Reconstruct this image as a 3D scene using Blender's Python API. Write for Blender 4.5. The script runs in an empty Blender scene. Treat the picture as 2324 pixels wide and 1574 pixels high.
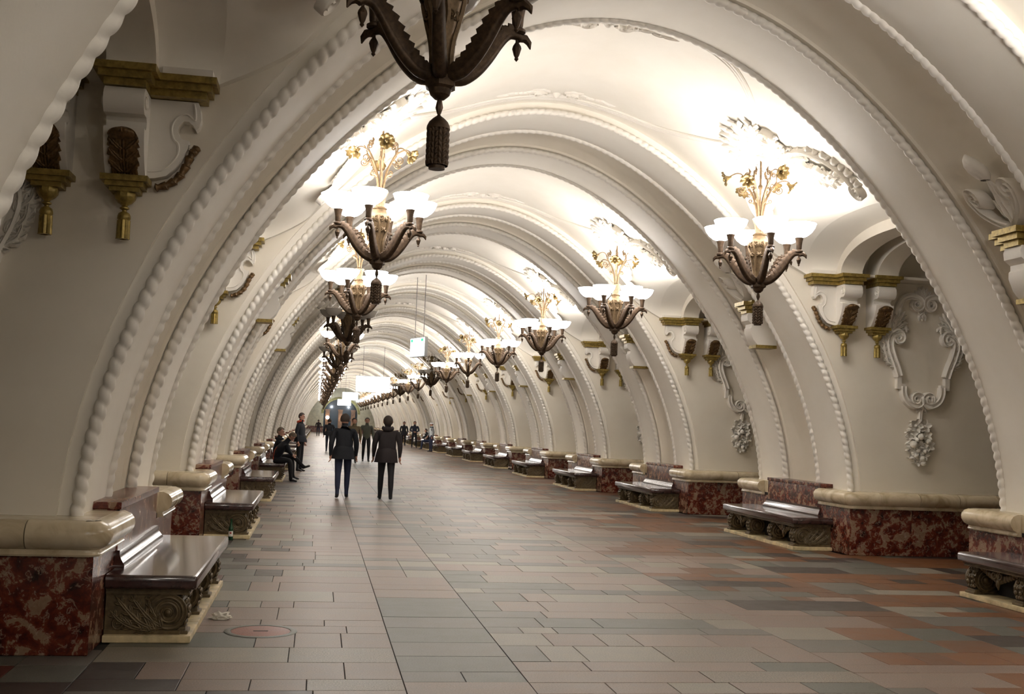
import bpy, bmesh, math, random
from math import sin, cos, pi, sqrt, radians
from mathutils import Vector, Matrix
import numpy as np
random.seed(7)
scn = bpy.context.scene
COL = scn.collection

# ------------------------------------------------------------------ camera
CAMPOS = Vector((-3.03, 0.0, 1.62))
FPX, YAW, PITCH, ROLL = 2556.5, 0.1677, 0.0713, 0.038
cam = bpy.data.cameras.new('camera'); cam.sensor_fit = 'HORIZONTAL'; cam.sensor_width = 36.0
cam.lens = FPX / 2324 * 36.0; cam.clip_start = 0.05; cam.clip_end = 400
camo = bpy.data.objects.new('camera', cam); COL.objects.link(camo)
_cy, _sy, _cp, _sp, _cr, _sr = cos(YAW), sin(YAW), cos(PITCH), sin(PITCH), cos(ROLL), sin(ROLL)
_R0 = Vector((_cy, -_sy, 0)); _F0 = Vector((_sy, _cy, 0)); _U0 = Vector((0, 0, 1))
_F = _F0 * _cp + _U0 * _sp; _U = _U0 * _cp - _F0 * _sp
_R = _R0 * _cr + _U * _sr; _V = -_R0 * _sr + _U * _cr
M = Matrix((( _R.x, _V.x, -_F.x, CAMPOS.x), (_R.y, _V.y, -_F.y, CAMPOS.y), (_R.z, _V.z, -_F.z, CAMPOS.z), (0, 0, 0, 1)))
camo.matrix_world = M
scn.camera = camo

# ------------------------------------------------------------------ world, exposure
w = bpy.data.worlds.new('world'); scn.world = w; w.use_nodes = True
w.node_tree.nodes['Background'].inputs[0].default_value = (0.9, 0.86, 0.8, 1)
w.node_tree.nodes['Background'].inputs[1].default_value = 0.02
scn.view_settings.view_transform = 'Standard'; scn.view_settings.look = 'None'
scn.view_settings.gamma = 1; scn.view_settings.use_curve_mapping = False
scn.view_settings.exposure = 0.55
LAMP_W = 9.0           # watts of each bowl's bulb
BOWL_E = 14.0            # glow of the lit milk glass
LAMP_COL = (1.0, 0.925, 0.83)
try:
    scn.cycles.max_bounces = 6; scn.cycles.diffuse_bounces = 4; scn.cycles.glossy_bounces = 3
    scn.cycles.sample_clamp_indirect = 6.0
    scn.cycles.use_denoising = True; scn.cycles.use_adaptive_sampling = True; scn.cycles.adaptive_threshold = 0.05; scn.cycles.light_sampling_threshold = 0.03
except Exception: pass

# ------------------------------------------------------------------ materials
def new_mat(name):
    m = bpy.data.materials.new(name); m.use_nodes = True
    nt = m.node_tree; b = nt.nodes['Principled BSDF']
    return m, nt, b
def N(nt, t, **kw):
    n = nt.nodes.new(t)
    for k, v in kw.items(): setattr(n, k, v)
    return n
def ramp(nt, pts, fac=None, interp='LINEAR'):
    r = nt.nodes.new('ShaderNodeValToRGB'); r.color_ramp.interpolation = interp
    e = r.color_ramp.elements
    while len(e) < len(pts): e.new(0.5)
    for k, (p, c) in enumerate(pts):
        e[k].position = p; e[k].color = (*c, 1) if len(c) == 3 else c
    if fac is not None: nt.links.new(fac, r.inputs[0])
    return r
def noise(nt, scale, detail=4, rough=0.55, coord='Object', dist=0.0, rnd=False):
    tc = nt.nodes.new('ShaderNodeTexCoord')
    n = nt.nodes.new('ShaderNodeTexNoise'); n.inputs['Scale'].default_value = scale
    n.inputs['Detail'].default_value = detail; n.inputs['Roughness'].default_value = rough
    n.inputs['Distortion'].default_value = dist
    src = tc.outputs[coord]
    if rnd:
        oi = nt.nodes.new('ShaderNodeObjectInfo'); mx = nt.nodes.new('ShaderNodeVectorMath'); mx.operation = 'ADD'
        sc = nt.nodes.new('ShaderNodeMath'); sc.operation = 'MULTIPLY'; sc.inputs[1].default_value = 37.0
        nt.links.new(oi.outputs['Random'], sc.inputs[0]); nt.links.new(src, mx.inputs[0]); nt.links.new(sc.outputs[0], mx.inputs[1])
        src = mx.outputs[0]
    nt.links.new(src, n.inputs['Vector'])
    return n
def bump(nt, b, h, strength=0.2, dist=0.01):
    bp = nt.nodes.new('ShaderNodeBump'); bp.inputs['Strength'].default_value = strength
    bp.inputs['Distance'].default_value = dist
    nt.links.new(h, bp.inputs['Height']); nt.links.new(bp.outputs[0], b.inputs['Normal'])

def mat_plaster(name, c, dirt):
    m, nt, b = new_mat(name)
    n = noise(nt, 0.9, 5, 0.6, 'Generated' if False else 'Object')
    r = ramp(nt, [(0.3, dirt), (0.62, c)], n.outputs['Fac'])
    nt.links.new(r.outputs[0], b.inputs['Base Color'])
    b.inputs['Roughness'].default_value = 0.62
    n2 = noise(nt, 55, 3)
    bump(nt, b, n2.outputs['Fac'], 0.12, 0.004)
    return m
def mat_marble_red(name):
    m, nt, b = new_mat(name)
    n1 = noise(nt, 6.5, 8, 0.66, 'Object', 0.35, True)
    r1 = ramp(nt, [(0.34, (0.018, 0.005, 0.004)), (0.46, (0.085, 0.014, 0.008)), (0.535, (0.14, 0.028, 0.014)), (0.562, (0.26, 0.165, 0.105)), (0.75, (0.20, 0.105, 0.06))], n1.outputs['Fac'])
    n2 = noise(nt, 16, 5, 0.6, 'Object', 0.8, True)
    r2 = ramp(nt, [(0.56, (0, 0, 0)), (0.60, (1, 1, 1)), (0.64, (0, 0, 0))], n2.outputs['Fac'])
    mx = N(nt, 'ShaderNodeMix', data_type='RGBA'); mx.inputs['B'].default_value = (0.42, 0.30, 0.22, 1)
    ml = N(nt, 'ShaderNodeMath', operation='MULTIPLY'); ml.inputs[1].default_value = 0.55
    nt.links.new(r2.outputs[0], ml.inputs[0]); nt.links.new(ml.outputs[0], mx.inputs['Factor'])
    nt.links.new(r1.outputs[0], mx.inputs['A']); nt.links.new(mx.outputs['Result'], b.inputs['Base Color'])
    b.inputs['Roughness'].default_value = 0.24
    return m
def mat_marble_cream(name):
    m, nt, b = new_mat(name)
    n1 = noise(nt, 3.5, 6, 0.6, 'Object', 0.8, True)
    r1 = ramp(nt, [(0.3, (0.37, 0.29, 0.17)), (0.5, (0.60, 0.50, 0.34)), (0.7, (0.72, 0.63, 0.46))], n1.outputs['Fac'])
    nt.links.new(r1.outputs[0], b.inputs['Base Color']); b.inputs['Roughness'].default_value = 0.2
    return m
def mat_plain(name, c, rough=0.5, metal=0.0, nscale=0, namt=0.3, bmp=0.0, coat=0.0):
    m, nt, b = new_mat(name)
    b.inputs['Roughness'].default_value = rough; b.inputs['Metallic'].default_value = metal
    b.inputs['Coat Weight'].default_value = coat; b.inputs['Coat Roughness'].default_value = 0.08
    if nscale:
        n = noise(nt, nscale, 5, 0.6)
        lo = tuple(x * (1 - namt) for x in c); hi = tuple(min(1, x * (1 + namt)) for x in c)
        r = ramp(nt, [(0.33, lo), (0.66, hi)], n.outputs['Fac'])
        nt.links.new(r.outputs[0], b.inputs['Base Color'])
        if bmp: bump(nt, b, n.outputs['Fac'], bmp, 0.01)
    else:
        b.inputs['Base Color'].default_value = (*c, 1)
    return m
def mat_granite(name, c, rough=0.40, amt=0.26):
    m, nt, b = new_mat(name); b.inputs['Specular IOR Level'].default_value = 0.4
    n1 = noise(nt, 95, 2, 0.7, 'Object'); n2 = noise(nt, 5, 4, 0.6, 'Object')
    r1 = ramp(nt, [(0.32, tuple(x * (1 - amt) for x in c)), (0.5, c), (0.68, tuple(x * (1 + amt) for x in c))], n1.outputs['Fac'])
    r2 = ramp(nt, [(0.3, (0.80, 0.80, 0.80)), (0.7, (1.08, 1.06, 1.04))], n2.outputs['Fac'])
    mx = N(nt, 'ShaderNodeMix', data_type='RGBA', blend_type='MULTIPLY'); mx.inputs['Factor'].default_value = 1
    nt.links.new(r1.outputs[0], mx.inputs['A']); nt.links.new(r2.outputs[0], mx.inputs['B'])
    nt.links.new(mx.outputs['Result'], b.inputs['Base Color'])
    rr = N(nt, 'ShaderNodeMapRange'); rr.inputs['To Min'].default_value = rough - 0.07; rr.inputs['To Max'].default_value = rough + 0.12
    nt.links.new(n2.outputs['Fac'], rr.inputs['Value']); nt.links.new(rr.outputs[0], b.inputs['Roughness'])
    bump(nt, b, n1.outputs['Fac'], 0.06, 0.003)
    return m
def mat_emit(name, c, e):
    m, nt, b = new_mat(name)
    b.inputs['Base Color'].default_value = (*c, 1); b.inputs['Emission Color'].default_value = (*c, 1)
    b.inputs['Emission Strength'].default_value = e; b.inputs['Roughness'].default_value = 0.3
    return m
PLASTER = mat_plaster('white_plaster', (0.82, 0.78, 0.70), (0.77, 0.72, 0.63))
PLASTER_W = mat_plaster('cream_plaster_wall', (0.80, 0.745, 0.64), (0.75, 0.685, 0.575))
RELIEF = mat_plaster('moulded_plaster', (0.82, 0.785, 0.72), (0.74, 0.69, 0.61))
MRED = mat_marble_red('red_breccia_marble'); MCREAM = mat_marble_cream('cream_marble')
MSLAB = mat_plain('dark_burgundy_marble', (0.045, 0.018, 0.015), 0.2, 0, 9, 0.4, 0.0, 0.6)
MBACK = mat_marble_red('red_backrest_marble')
BRONZE = mat_plain('dark_bronze', (0.070, 0.043, 0.024), 0.46, 0.55, 30, 0.35, 0.15)
BRONZE_L = mat_plain('light_bronze', (0.15, 0.098, 0.050), 0.45, 0.45, 30, 0.3, 0.1)
GOLD = mat_plain('dull_gold_paint', (0.30, 0.215, 0.055), 0.4, 0.45, 25, 0.35, 0.1)
FLOWERM = mat_plain('flower_bronze', (0.17, 0.115, 0.040), 0.42, 0.5, 30, 0.3, 0.1)
GOLD_D = mat_plain('brown_gold_leaf', (0.15, 0.085, 0.032), 0.42, 0.4, 25, 0.45, 0.15)
BENCHM = mat_plain('bench_bronze_cast', (0.125, 0.088, 0.042), 0.42, 0.25, 22, 0.35, 0.15)
BASEM = mat_plain('cream_marble_step', (0.58, 0.47, 0.27), 0.4, 0, 8, 0.3, 0.1)
JOINT = mat_plain('dark_floor_joint', (0.02, 0.017, 0.014), 0.8)
GLASS_ON = mat_emit('lit_milk_glass', (1.0, 0.965, 0.94), BOWL_E)
GLASS_OFF = mat_plain('unlit_milk_glass', (0.55, 0.53, 0.49), 0.25)
SIGN_ON = mat_emit('lit_sign_panel', (0.88, 0.95, 1.0), 6.0)
SIGN_CASE = mat_plain('grey_sign_case', (0.45, 0.47, 0.48), 0.35, 0.4)
SIGN_GREEN = mat_emit('green_sign_print', (0.05, 0.55, 0.28), 0.8)
GLOBE = mat_emit('lit_globe_lamp', (1.0, 0.96, 0.9), 7.0)
ROD = mat_plain('grey_steel_rod', (0.16, 0.15, 0.15), 0.4, 0.7)
DOORM = mat_plain('dark_blue_glass_door', (0.025, 0.05, 0.075), 0.15)
BROWNM = mat_plain('brown_marble_pier', (0.25, 0.13, 0.07), 0.3, 0, 6, 0.35)
CREAMT = mat_plain('cream_tile_wall', (0.52, 0.48, 0.34), 0.3, 0, 3, 0.15)
GR = {  # granite tiles
 'pink': mat_granite('pink_grey_granite', (0.205, 0.150, 0.122)),
 'pink2': mat_granite('dusky_pink_granite', (0.225, 0.170, 0.139)),
 'grey': mat_granite('grey_granite', (0.128, 0.117, 0.101)),
 'green': mat_granite('green_grey_granite', (0.105, 0.105, 0.088)),
 'light': mat_granite('pale_grey_granite', (0.225, 0.200, 0.160)),
 'speck': mat_granite('speckled_granite', (0.20, 0.168, 0.135), 0.4, 0.5),
 'rust': mat_granite('rust_brown_granite', (0.135, 0.064, 0.033)),  # kept darker: dimness of the right side is put into the tile colour
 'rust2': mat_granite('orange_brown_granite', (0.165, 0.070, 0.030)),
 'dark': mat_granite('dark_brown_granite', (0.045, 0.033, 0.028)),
 'maroon': mat_granite('maroon_granite', (0.080, 0.022, 0.014)),
 'black': mat_granite('black_granite', (0.010, 0.010, 0.012)),
 'redseal': mat_granite('red_granite', (0.24, 0.075, 0.05), 0.4, 0.4),
}

# ------------------------------------------------------------------ mesh builder
class MB:
    def __init__(s, f=None): s.v = []; s.f = []; s.m = []; s.fn = f; s.mi = 0
    def add(s, vs, fs, mi=None):
        o = len(s.v); fn = s.fn
        s.v.extend([fn(*p) for p in vs] if fn else [tuple(p) for p in vs])
        mi = s.mi if mi is None else mi
        for f in fs: s.f.append(tuple(o + i for i in f)); s.m.append(mi)
    def box(s, x0, x1, y0, y1, z0, z1, mi=None, ch=0.0):
        if ch <= 0:
            vs = [(x0,y0,z0),(x1,y0,z0),(x1,y1,z0),(x0,y1,z0),(x0,y0,z1),(x1,y0,z1),(x1,y1,z1),(x0,y1,z1)]
            s.add(vs, [(0,3,2,1),(4,5,6,7),(0,1,5,4),(1,2,6,5),(2,3,7,6),(3,0,4,7)], mi)
        else:
            c = ch
            def ring(d, z): return [(x0+d,y0+d,z),(x1-d,y0+d,z),(x1-d,y1-d,z),(x0+d,y1-d,z)]
            vs = ring(c, z0) + ring(0, z0 + c) + ring(0, z1 - c) + ring(c * .3, z1 - c * .3) + ring(c, z1)
            fs = [(3,2,1,0)]
            for r in range(4):
                for k in range(4):
                    a = r*4+k; b = r*4+(k+1)%4
                    fs.append((a, b, b+4, a+4))
            fs.append((16,17,18,19)); s.add(vs, fs, mi)
    def grid(s, rows, mi=None, close_u=False, close_v=False, flip=False):
        nr = len(rows); nc = len(rows[0]); vs = [p for r in rows for p in r]; fs = []
        for i in range(nr if close_u else nr-1):
            for j in range(nc if close_v else nc-1):
                a = i*nc+j; b = i*nc+(j+1)%nc; c = ((i+1)%nr)*nc+(j+1)%nc; d = ((i+1)%nr)*nc+j
                fs.append((a,d,c,b) if flip else (a,b,c,d))
        s.add(vs, fs, mi)
    def lathe(s, prof, n=16, c=(0,0,0), mi=None, rmod=None, cap=True):
        rows = []
        for r, z in prof:
            rows.append([(c[0]+r*(rmod(k/n, z) if rmod else 1)*cos(2*pi*k/n), c[1]+r*(rmod(k/n, z) if rmod else 1)*sin(2*pi*k/n), c[2]+z) for k in range(n)])
        s.grid(rows, mi, close_v=True, flip=prof[-1][1] < prof[0][1])
        if cap:
            o = len(s.v)
            if prof[0][0] > 1e-4: s.add(rows[0], [tuple(range(n-1,-1,-1))], mi)
            if prof[-1][0] > 1e-4: s.add(rows[-1], [tuple(range(n))], mi)
    def tube(s, pts, rad, n=8, mi=None, up=(0,0,1), flat=1.0, cap=True):
        pts = [Vector(p) for p in pts]; m = len(pts)
        if not hasattr(rad, '__len__'): rad = [rad]*m
        up = Vector(up); rows = []; 
        t0 = (pts[1]-pts[0]).normalized()
        side = t0.cross(up)
        if side.length < 1e-4: side = t0.cross(Vector((1,0,0)))
        side.normalize()
        for i in range(m):
            t = (pts[min(i+1,m-1)]-pts[max(i-1,0)]).normalized()
            side = (side - t*side.dot(t)); 
            if side.length < 1e-6: side = t.orthogonal()
            side.normalize(); nn = side.cross(t)
            rows.append([tuple(pts[i]+side*(rad[i]*cos(2*pi*k/n))+nn*(rad[i]*flat*sin(2*pi*k/n))) for k in range(n)])
        s.grid(rows, mi, close_v=True)
        if cap:
            s.add(rows[0], [tuple(range(n-1,-1,-1))], mi); s.add(rows[-1], [tuple(range(n))], mi)
    def ball(s, c, r, n=8, mi=None, sz=1.0, sx=1.0, sy=1.0):
        rows = []
        m = max(4, n//2+1)
        for i in range(m+1):
            a = -pi/2+pi*i/m
            rr = max(cos(a), 1e-3)
            rows.append([(c[0]+r*sx*rr*cos(2*pi*k/n), c[1]+r*sy*rr*sin(2*pi*k/n), c[2]+r*sz*sin(a)) for k in range(n)])
        s.grid(rows, mi, close_v=True)
    def prism(s, poly, z0, z1, mi=None, mapf=None):
        n = len(poly); mp = mapf or (lambda a,b,c:(a,b,c))
        vs = [mp(a,b,z0) for a,b in poly]+[mp(a,b,z1) for a,b in poly]
        fs = [tuple(range(n-1,-1,-1)), tuple(range(n,2*n))]
        for k in range(n): fs.append((k,(k+1)%n,n+(k+1)%n,n+k))
        s.add(vs, fs, mi)
    def mesh(s, name, mats, sharp=40):
        me = bpy.data.meshes.new(name)
        me.from_pydata(s.v, [], s.f)
        if not isinstance(mats, (list, tuple)): mats = [mats]
        for m in mats: me.materials.append(m)
        if len(mats) > 1: me.polygons.foreach_set('material_index', s.m)
        me.validate()
        bm = bmesh.new(); bm.from_mesh(me); bmesh.ops.recalc_face_normals(bm, faces=bm.faces); bm.to_mesh(me); bm.free()
        me.polygons.foreach_set('use_smooth', [True]*len(me.polygons))
        if sharp: me.set_sharp_from_angle(angle=radians(sharp))
        me.update()
        return me
    def build(s, name, mats, parent=None, loc=None, sharp=40):
        return link(name, s.mesh(name, mats, sharp), parent, loc)
def link(name, me, parent=None, loc=None, rz=0.0, scale=None):
    o = bpy.data.objects.new(name, me); COL.objects.link(o)
    if parent is not None: o.parent = parent
    if loc is not None: o.location = loc
    if rz: o.rotation_euler = (0,0,rz)
    if scale is not None: o.scale = scale
    return o
def empty(name, loc=(0,0,0), rz=0.0):
    o = bpy.data.objects.new(name, None); COL.objects.link(o); o.location = loc; o.rotation_euler = (0,0,rz)
    o.empty_display_size = 0.2
    return o
def tag(o, label=None, cat=None, group=None, kind=None):
    if label: o['label'] = label
    if cat: o['category'] = cat
    if group: o['group'] = group
    if kind: o['kind'] = kind
    return o
def copy_tree(o, parent=None):
    c = o.copy(); COL.objects.link(c)
    if parent is not None: c.parent = parent
    for ch in list(o.children): copy_tree(ch, c)
    return c
def flat_tree(root, name):          # one joined mesh of a thing and its parts, for copies too small to show parts
    V=[];Fc=[];Mi=[];mats=[]
    def rec(o, mtx):
        mw = mtx @ (o.matrix_local if o is not root else Matrix())
        if o.type == 'MESH':
            off=len(V); V.extend([tuple(mw @ v.co) for v in o.data.vertices])
            idx=[]
            for m in o.data.materials:
                if m not in mats: mats.append(m)
                idx.append(mats.index(m))
            for p in o.data.polygons:
                Fc.append(tuple(off+i for i in p.vertices)); Mi.append(idx[p.material_index] if idx else 0)
        for ch in o.children: rec(ch, mw)
    def fix(o):
        o.matrix_parent_inverse = Matrix()
    rec(root, Matrix())
    me=bpy.data.meshes.new(name); me.from_pydata(V,[],Fc)
    for m in mats: me.materials.append(m)
    me.polygons.foreach_set('material_index', Mi)
    me.polygons.foreach_set('use_smooth',[True]*len(Fc)); me.set_sharp_from_angle(angle=radians(40)); me.update()
    return me
ORD = ['nearest','second','third','fourth','fifth','sixth','seventh','eighth','ninth','tenth','eleventh','twelfth','thirteenth','fourteenth','fifteenth','sixteenth','seventeenth','eighteenth','nineteenth','twentieth','twenty-first','twenty-second']

# ------------------------------------------------------------------ vault curve
PER, YC0, NP = 7.08, 10.015, 21         # bay period, first pylon centre, number of pylon pairs
HWP = 1.675                             # half width of a pair of ribs
FLK = 1.715                             # half distance between the two flanks of a pylon
BHW = PER/2 - FLK                       # half width of a passage
ZB = 0.88
def xv(z):
    d = max(6.1 - z, 0.0)
    return sqrt(max(d*(5.362+.233*d-.0888*d*d), 0.0))
_zs = 6.1 - (6.1-ZB)*np.linspace(0, 1, 3000)**2
_P = np.stack([[xv(z) for z in _zs], _zs], 1)
_sl = np.concatenate([[0], np.cumsum(np.linalg.norm(np.diff(_P, axis=0), axis=1))])
SL = float(_sl[-1])
def arc(s):                             # point and outward normal at signed arc length
    a = abs(s); sg = 1 if s >= 0 else -1
    def p(q): return np.interp(q, _sl, _P[:,0]), np.interp(q, _sl, _P[:,1])
    if a > SL: 
        x, z = p(SL); return sg*x, z-(a-SL), sg*1.0, 0.0
    x, z = p(a); e = 0.02
    x0, z0 = p(max(a-e, 0)); x1, z1 = p(min(a+e, SL))
    if a < e: x0 = -x1; z0 = z1
    tx, tz = x1-x0, z1-z0; l = sqrt(tx*tx+tz*tz)
    return sg*x, z, sg*(-tz/l), tx/l
def vp(s, y, h):                        # h outward from the intrados
    x, z, nx, nz = arc(s); return (x+nx*h, y, z+nz*h)
def s_of_z(z): return float(np.interp(-z, -_zs, _sl))
def web_s(z, h):                        # arc length where the offset surface reaches height z
    lo, hi = 0.0, SL
    for _ in range(40):
        m = (lo+hi)/2
        if vp(m, 0, h)[2] > z: lo = m
        else: hi = m
    return (lo+hi)/2
def webh(v): return 0.13 + 0.05*(1-(v/BHW)**2)

# ------------------------------------------------------------------ settings' parents
ceiling = tag(empty('ceiling'), kind='structure')
wall_left = tag(empty('wall_left'), kind='structure')
wall_right = tag(empty('wall_right'), kind='structure')

# ------------------------------------------------------------------ arch ribs (shared meshes, local y = 0 at pylon centre)
SS = [SL*k/64 for k in range(-64, 65)]
def make_rib(sgn):
    mb = MB()
    prof = [(HWP, .36), (HWP, .0), (HWP-.04, -.004), (HWP-.5, -.012), (.665, -.004), (.625, .0), (.625, .36)]
    mb.grid([[vp(s, sgn*a, h) for a, h in prof] for s in SS])
    return mb.mesh('arch_rib', PLASTER, 35)
def make_cove():
    mb = MB(); pr = []
    pr.append((-.62,.05)); pr.append((-.55,.05)); pr.append((-.545,.085))
    for k in range(0, 13):
        a = -.545+1.09*k/12; pr.append((a, .085+.15*sqrt(max(0,1-(a/.545)**2))))
    pr += [(.55,.05),(.62,.05)]
    mb.grid([[vp(s, a, h) for a, h in pr] for s in SS])
    return mb.mesh('cove', PLASTER_W, 30)
def make_rope(hand):
    pitch = 0.105; n = 10; seg = 7
    nb = int(2*SL/pitch); rows = []
    for i in range(nb*seg+1):
        s = -SL + 2*SL*i/(nb*seg); x, z, nx, nz = arc(s)
        row = []
        for k in range(n):
            th = 2*pi*k/n
            ph = (i/seg + hand*th/(2*pi)*1.0) % 1.0
            r = 0.050*(0.60+0.42*sin(pi*ph)**0.55)
            row.append((x+nx*r*cos(th), r*sin(th), z+nz*r*cos(th)))
        rows.append(row)
    mb = MB(); mb.grid(rows, close_v=True)
    return mb.mesh('rope_molding', RELIEF, 0)
RIB = {-1: make_rib(-1), 1: make_rib(1)}; COVE = make_cove(); ROPE = {-1: make_rope(-1), 1: make_rope(1)}
for i in range(-2, NP):
    yc = YC0 + PER*i
    if i < 0: yc = YC0 + PER*i
    for sg in (-1, 1):
        r = link('arch_rib', RIB[sg], ceiling, (0, yc, 0))
        link('rope_molding', ROPE[sg], r, (0, sg*HWP, 0)); link('rope_molding', ROPE[-sg], r, (0, sg*.625, 0))
    link('cove', COVE, ceiling, (0, yc, 0))

# ------------------------------------------------------------------ vault bays with lunettes over the passages
LV = 1.74
def sup(phi, hw, rise):                 # superelliptic arch: jamb-like sides, flat crown
    c, q = cos(phi), max(0.0, sin(phi)); return hw*math.copysign(abs(c)**.77, c), 4.0+rise*q
def edge_pt(v):
    t = min(abs(v), LV)/LV; q = sqrt(max(0.0, 1-t**2.6))
    return 3.85-.09*q, 4.0+.62*q, 4.36+.62*q
XI = 4.25
def make_bay():
    mb = MB(); NF = 36
    fv = [sup(pi*k/NF, LV, .62)[0] for k in range(NF+1)][::-1]
    vs = [-(BHW+.09), -BHW]+fv+[BHW, BHW+.09]
    rows = []
    for v in vs:
        h = webh(min(abs(v), BHW)); xe, ze, zw = edge_pt(v)
        se = web_s(zw, h)
        row = [vp(se*(k/44), v, h) for k in range(-44, 45)]
        x0, _, z0 = row[-1]; x1, _, z1 = row[-2]
        ext = []
        for q in range(1, 6):
            t = q/5; cx = x0+(x0-x1)/max(1e-6, z1-z0)*(z0-ze)*.35; cx = min(cx, xe); cz = z0-(z0-ze)*.35
            ext.append(((1-t)**2*x0+2*t*(1-t)*cx+t*t*xe, v, (1-t)**2*z0+2*t*(1-t)*cz+t*t*ze))
        rows.append([(-p[0], p[1], p[2]) for p in ext[::-1]]+row+ext)
    mb.grid(rows)
    for sg in (-1, 1):                                  # conical flare between web and passage arch
        rows = []
        for k in range(NF+1):
            ph = pi*k/NF; v0, z0 = sup(ph, LV, .62); v1, z1 = sup(ph, 1.60, .55); x0 = edge_pt(v0)[0]
            rows.append([(sg*(x0+(XI-x0)*q/6), v0+(v1-v0)*(q/6)**1.3, z0+(z1-z0)*(q/6)**1.5) for q in range(7)])
        mb.grid(rows)
        for e in (-1, 1):                               # ledge carrying the arch ribs
            for xa, xb, vi in ((3.855, 4.24, 1.60), (4.24, 7.2, 1.42)):
                mb.box(min(sg*xa, sg*xb), max(sg*xa, sg*xb), min(e*vi, e*(BHW+.05)), max(e*vi, e*(BHW+.05)), 3.965, 4.001)
    return mb.mesh('vault_bay', PLASTER, 32)
BAY = make_bay()
def make_passage(sg):
    mb = MB()
    def A(x, hw, rise): return [(sg*x,)+sup(pi*k/32, hw, rise) for k in range(33)]
    F = lambda x: A(x, 1.60, .55)
    R = lambda x: A(x, 1.46, .40)
    B = lambda x, r=.80: A(x, BHW, r)
    mb.grid([F(XI), R(XI)]); mb.grid([R(XI), R(4.58)]); mb.grid([R(4.58), B(4.58)])
    mb.grid([B(4.58), B(4.82)]); mb.grid([B(4.82), R(4.82)]); mb.grid([R(4.82), R(5.14)]); mb.grid([R(5.14), B(5.14, .66)])
    mb.grid([B(5.14, .66), B(7.4, .66), B(7.4, 1.2), B(9.5, 1.2)])
    return mb.mesh('passage_vault', PLASTER_W, 30)
PASS = {-1: make_passage(-1), 1: make_passage(1)}
for b in range(-2, NP):
    ym = YC0 - PER/2 + PER*b
    link('vault_bay', BAY, ceiling, (0, ym, 0))
    for sg, wl in ((-1, wall_left), (1, wall_right)): link('passage_vault', PASS[sg], wl, (0, ym, 0))

# ------------------------------------------------------------------ pylons
def make_pylon(sg):
    mb = MB(); h = 0.13
    s0 = web_s(4.36, h); s1 = web_s(4.0, h)
    for e in (-1, 1):
        col = [vp(sg*(s0+(s1-s0)*k/3), 0, h) for k in range(4)]
        top = [(p[0], e*FLK, p[2]) for p in col]
        mb.grid([top, [(sg*(abs(col[0][0])+(3.85-abs(col[0][0]))*(4.36-p[2])/.36), e*FLK, p[2]) for p in col]])
        mb.grid([[(p[0], e*(HWP-.01), p[2]) for p in col], top])
        col = [vp(sg*(s1+(SL-s1)*k/14), 0, h) for k in range(15)]
        rows = [[(p[0], e*(HWP-.01), p[2]) for p in col], [(p[0], e*FLK, p[2]) for p in col]]
        mb.grid(rows)
        rows = [[(p[0], e*FLK, p[2]) for p in col], [(sg*7.2, e*FLK, p[2]) for p in col]]
        mb.grid(rows)
        mb.add([(sg*col[0][0], e*FLK, 4.06),(sg*7.2, e*FLK, 4.06),(sg*7.2, e*FLK, 4.9),(sg*4.3, e*FLK, 4.9)] if False else
               [(sg*4.3, e*FLK, 4.0),(sg*7.2, e*FLK, 4.0),(sg*7.2, e*FLK, 4.9),(sg*4.3, e*FLK, 4.9)], [(0,1,2,3)])
    mb.add([(sg*7.2,-FLK,.6),(sg*7.2,FLK,.6),(sg*7.2,FLK,4.9),(sg*7.2,-FLK,4.9)], [(0,1,2,3)])
    return mb.mesh('pylon_wall', PLASTER_W, 30)
PYL = {-1: make_pylon(-1), 1: make_pylon(1)}
PX, PYH = 4.46, 2.055                      # plinth front, half length
def make_plinth_core(sg):
    mb = MB(); mb.box(min(sg*(PX+.02), sg*7.3), max(sg*(PX+.02), sg*7.3), -PYH+.02, PYH-.02, 0, .70)
    mb.mi = 1; mb.box(min(sg*(PX+.01), sg*7.29), max(sg*(PX+.01), sg*7.29), -PYH+.01, PYH-.01, .70, .8908)
    return mb.mesh('plinth_core', [JOINT, MCREAM], 30)
def panel_mesh(w, h=.655, t=.025):
    mb = MB(); mb.box(-w/2, w/2, -t, 0, .002, h, ch=.006); return mb.mesh('marble_panel', MRED, 30)
FLW = (7.3-PX)/3
PANF = panel_mesh(FLW-.004); PANH = panel_mesh(1.0-.004); PANM = panel_mesh(2.11-.004)
TOR = [(-.02, .70), (.03, .70), (.08, .725), (.105, .765), (.112, .80), (.105, .835), (.08, .868), (.03, .89), (-.25, .89)]   # outward, z
FIL = [(-.02, .655), (.035, .655), (.042, .668), (.030, .685), (.030, .703), (-.02, .703)]
def sweep_open(mb, path, prof, mi=None):
    # path: list of (x, y, nx, ny) with outward normals (mitre length included)
    mb.grid([[(x+nx*a, y+ny*a, z) for a, z in prof] for x, y, nx, ny in path], mi)
    for (x, y, nx, ny) in (path[0], path[-1]):
        mb.add([(x+nx*a, y+ny*a, z) for a, z in prof], [tuple(range(len(prof)))], mi)
def corner_path(sg, e):
    p = [(sg*PX, e*1.09, -sg, 0)]
    p.append((sg*PX, e*(PYH-.06), -sg, 0))
    cx, cy = sg*(PX+.06), e*(PYH-.06)
    for k in range(1, 8):
        a = pi/2*k/8; nx, ny = -sg*cos(a), e*sin(a)
        p.append((cx+.06*nx, cy+.06*ny, nx, ny))
    p.append((sg*(PX+.06), e*PYH, 0, e)); p.append((sg*(PX+.42), e*PYH, 0, e))
    return p
def make_tor(sg, e):
    mb = MB(); sweep_open(mb, corner_path(sg, e), TOR); return mb.mesh('molding_piece', MCREAM, 40)
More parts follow.
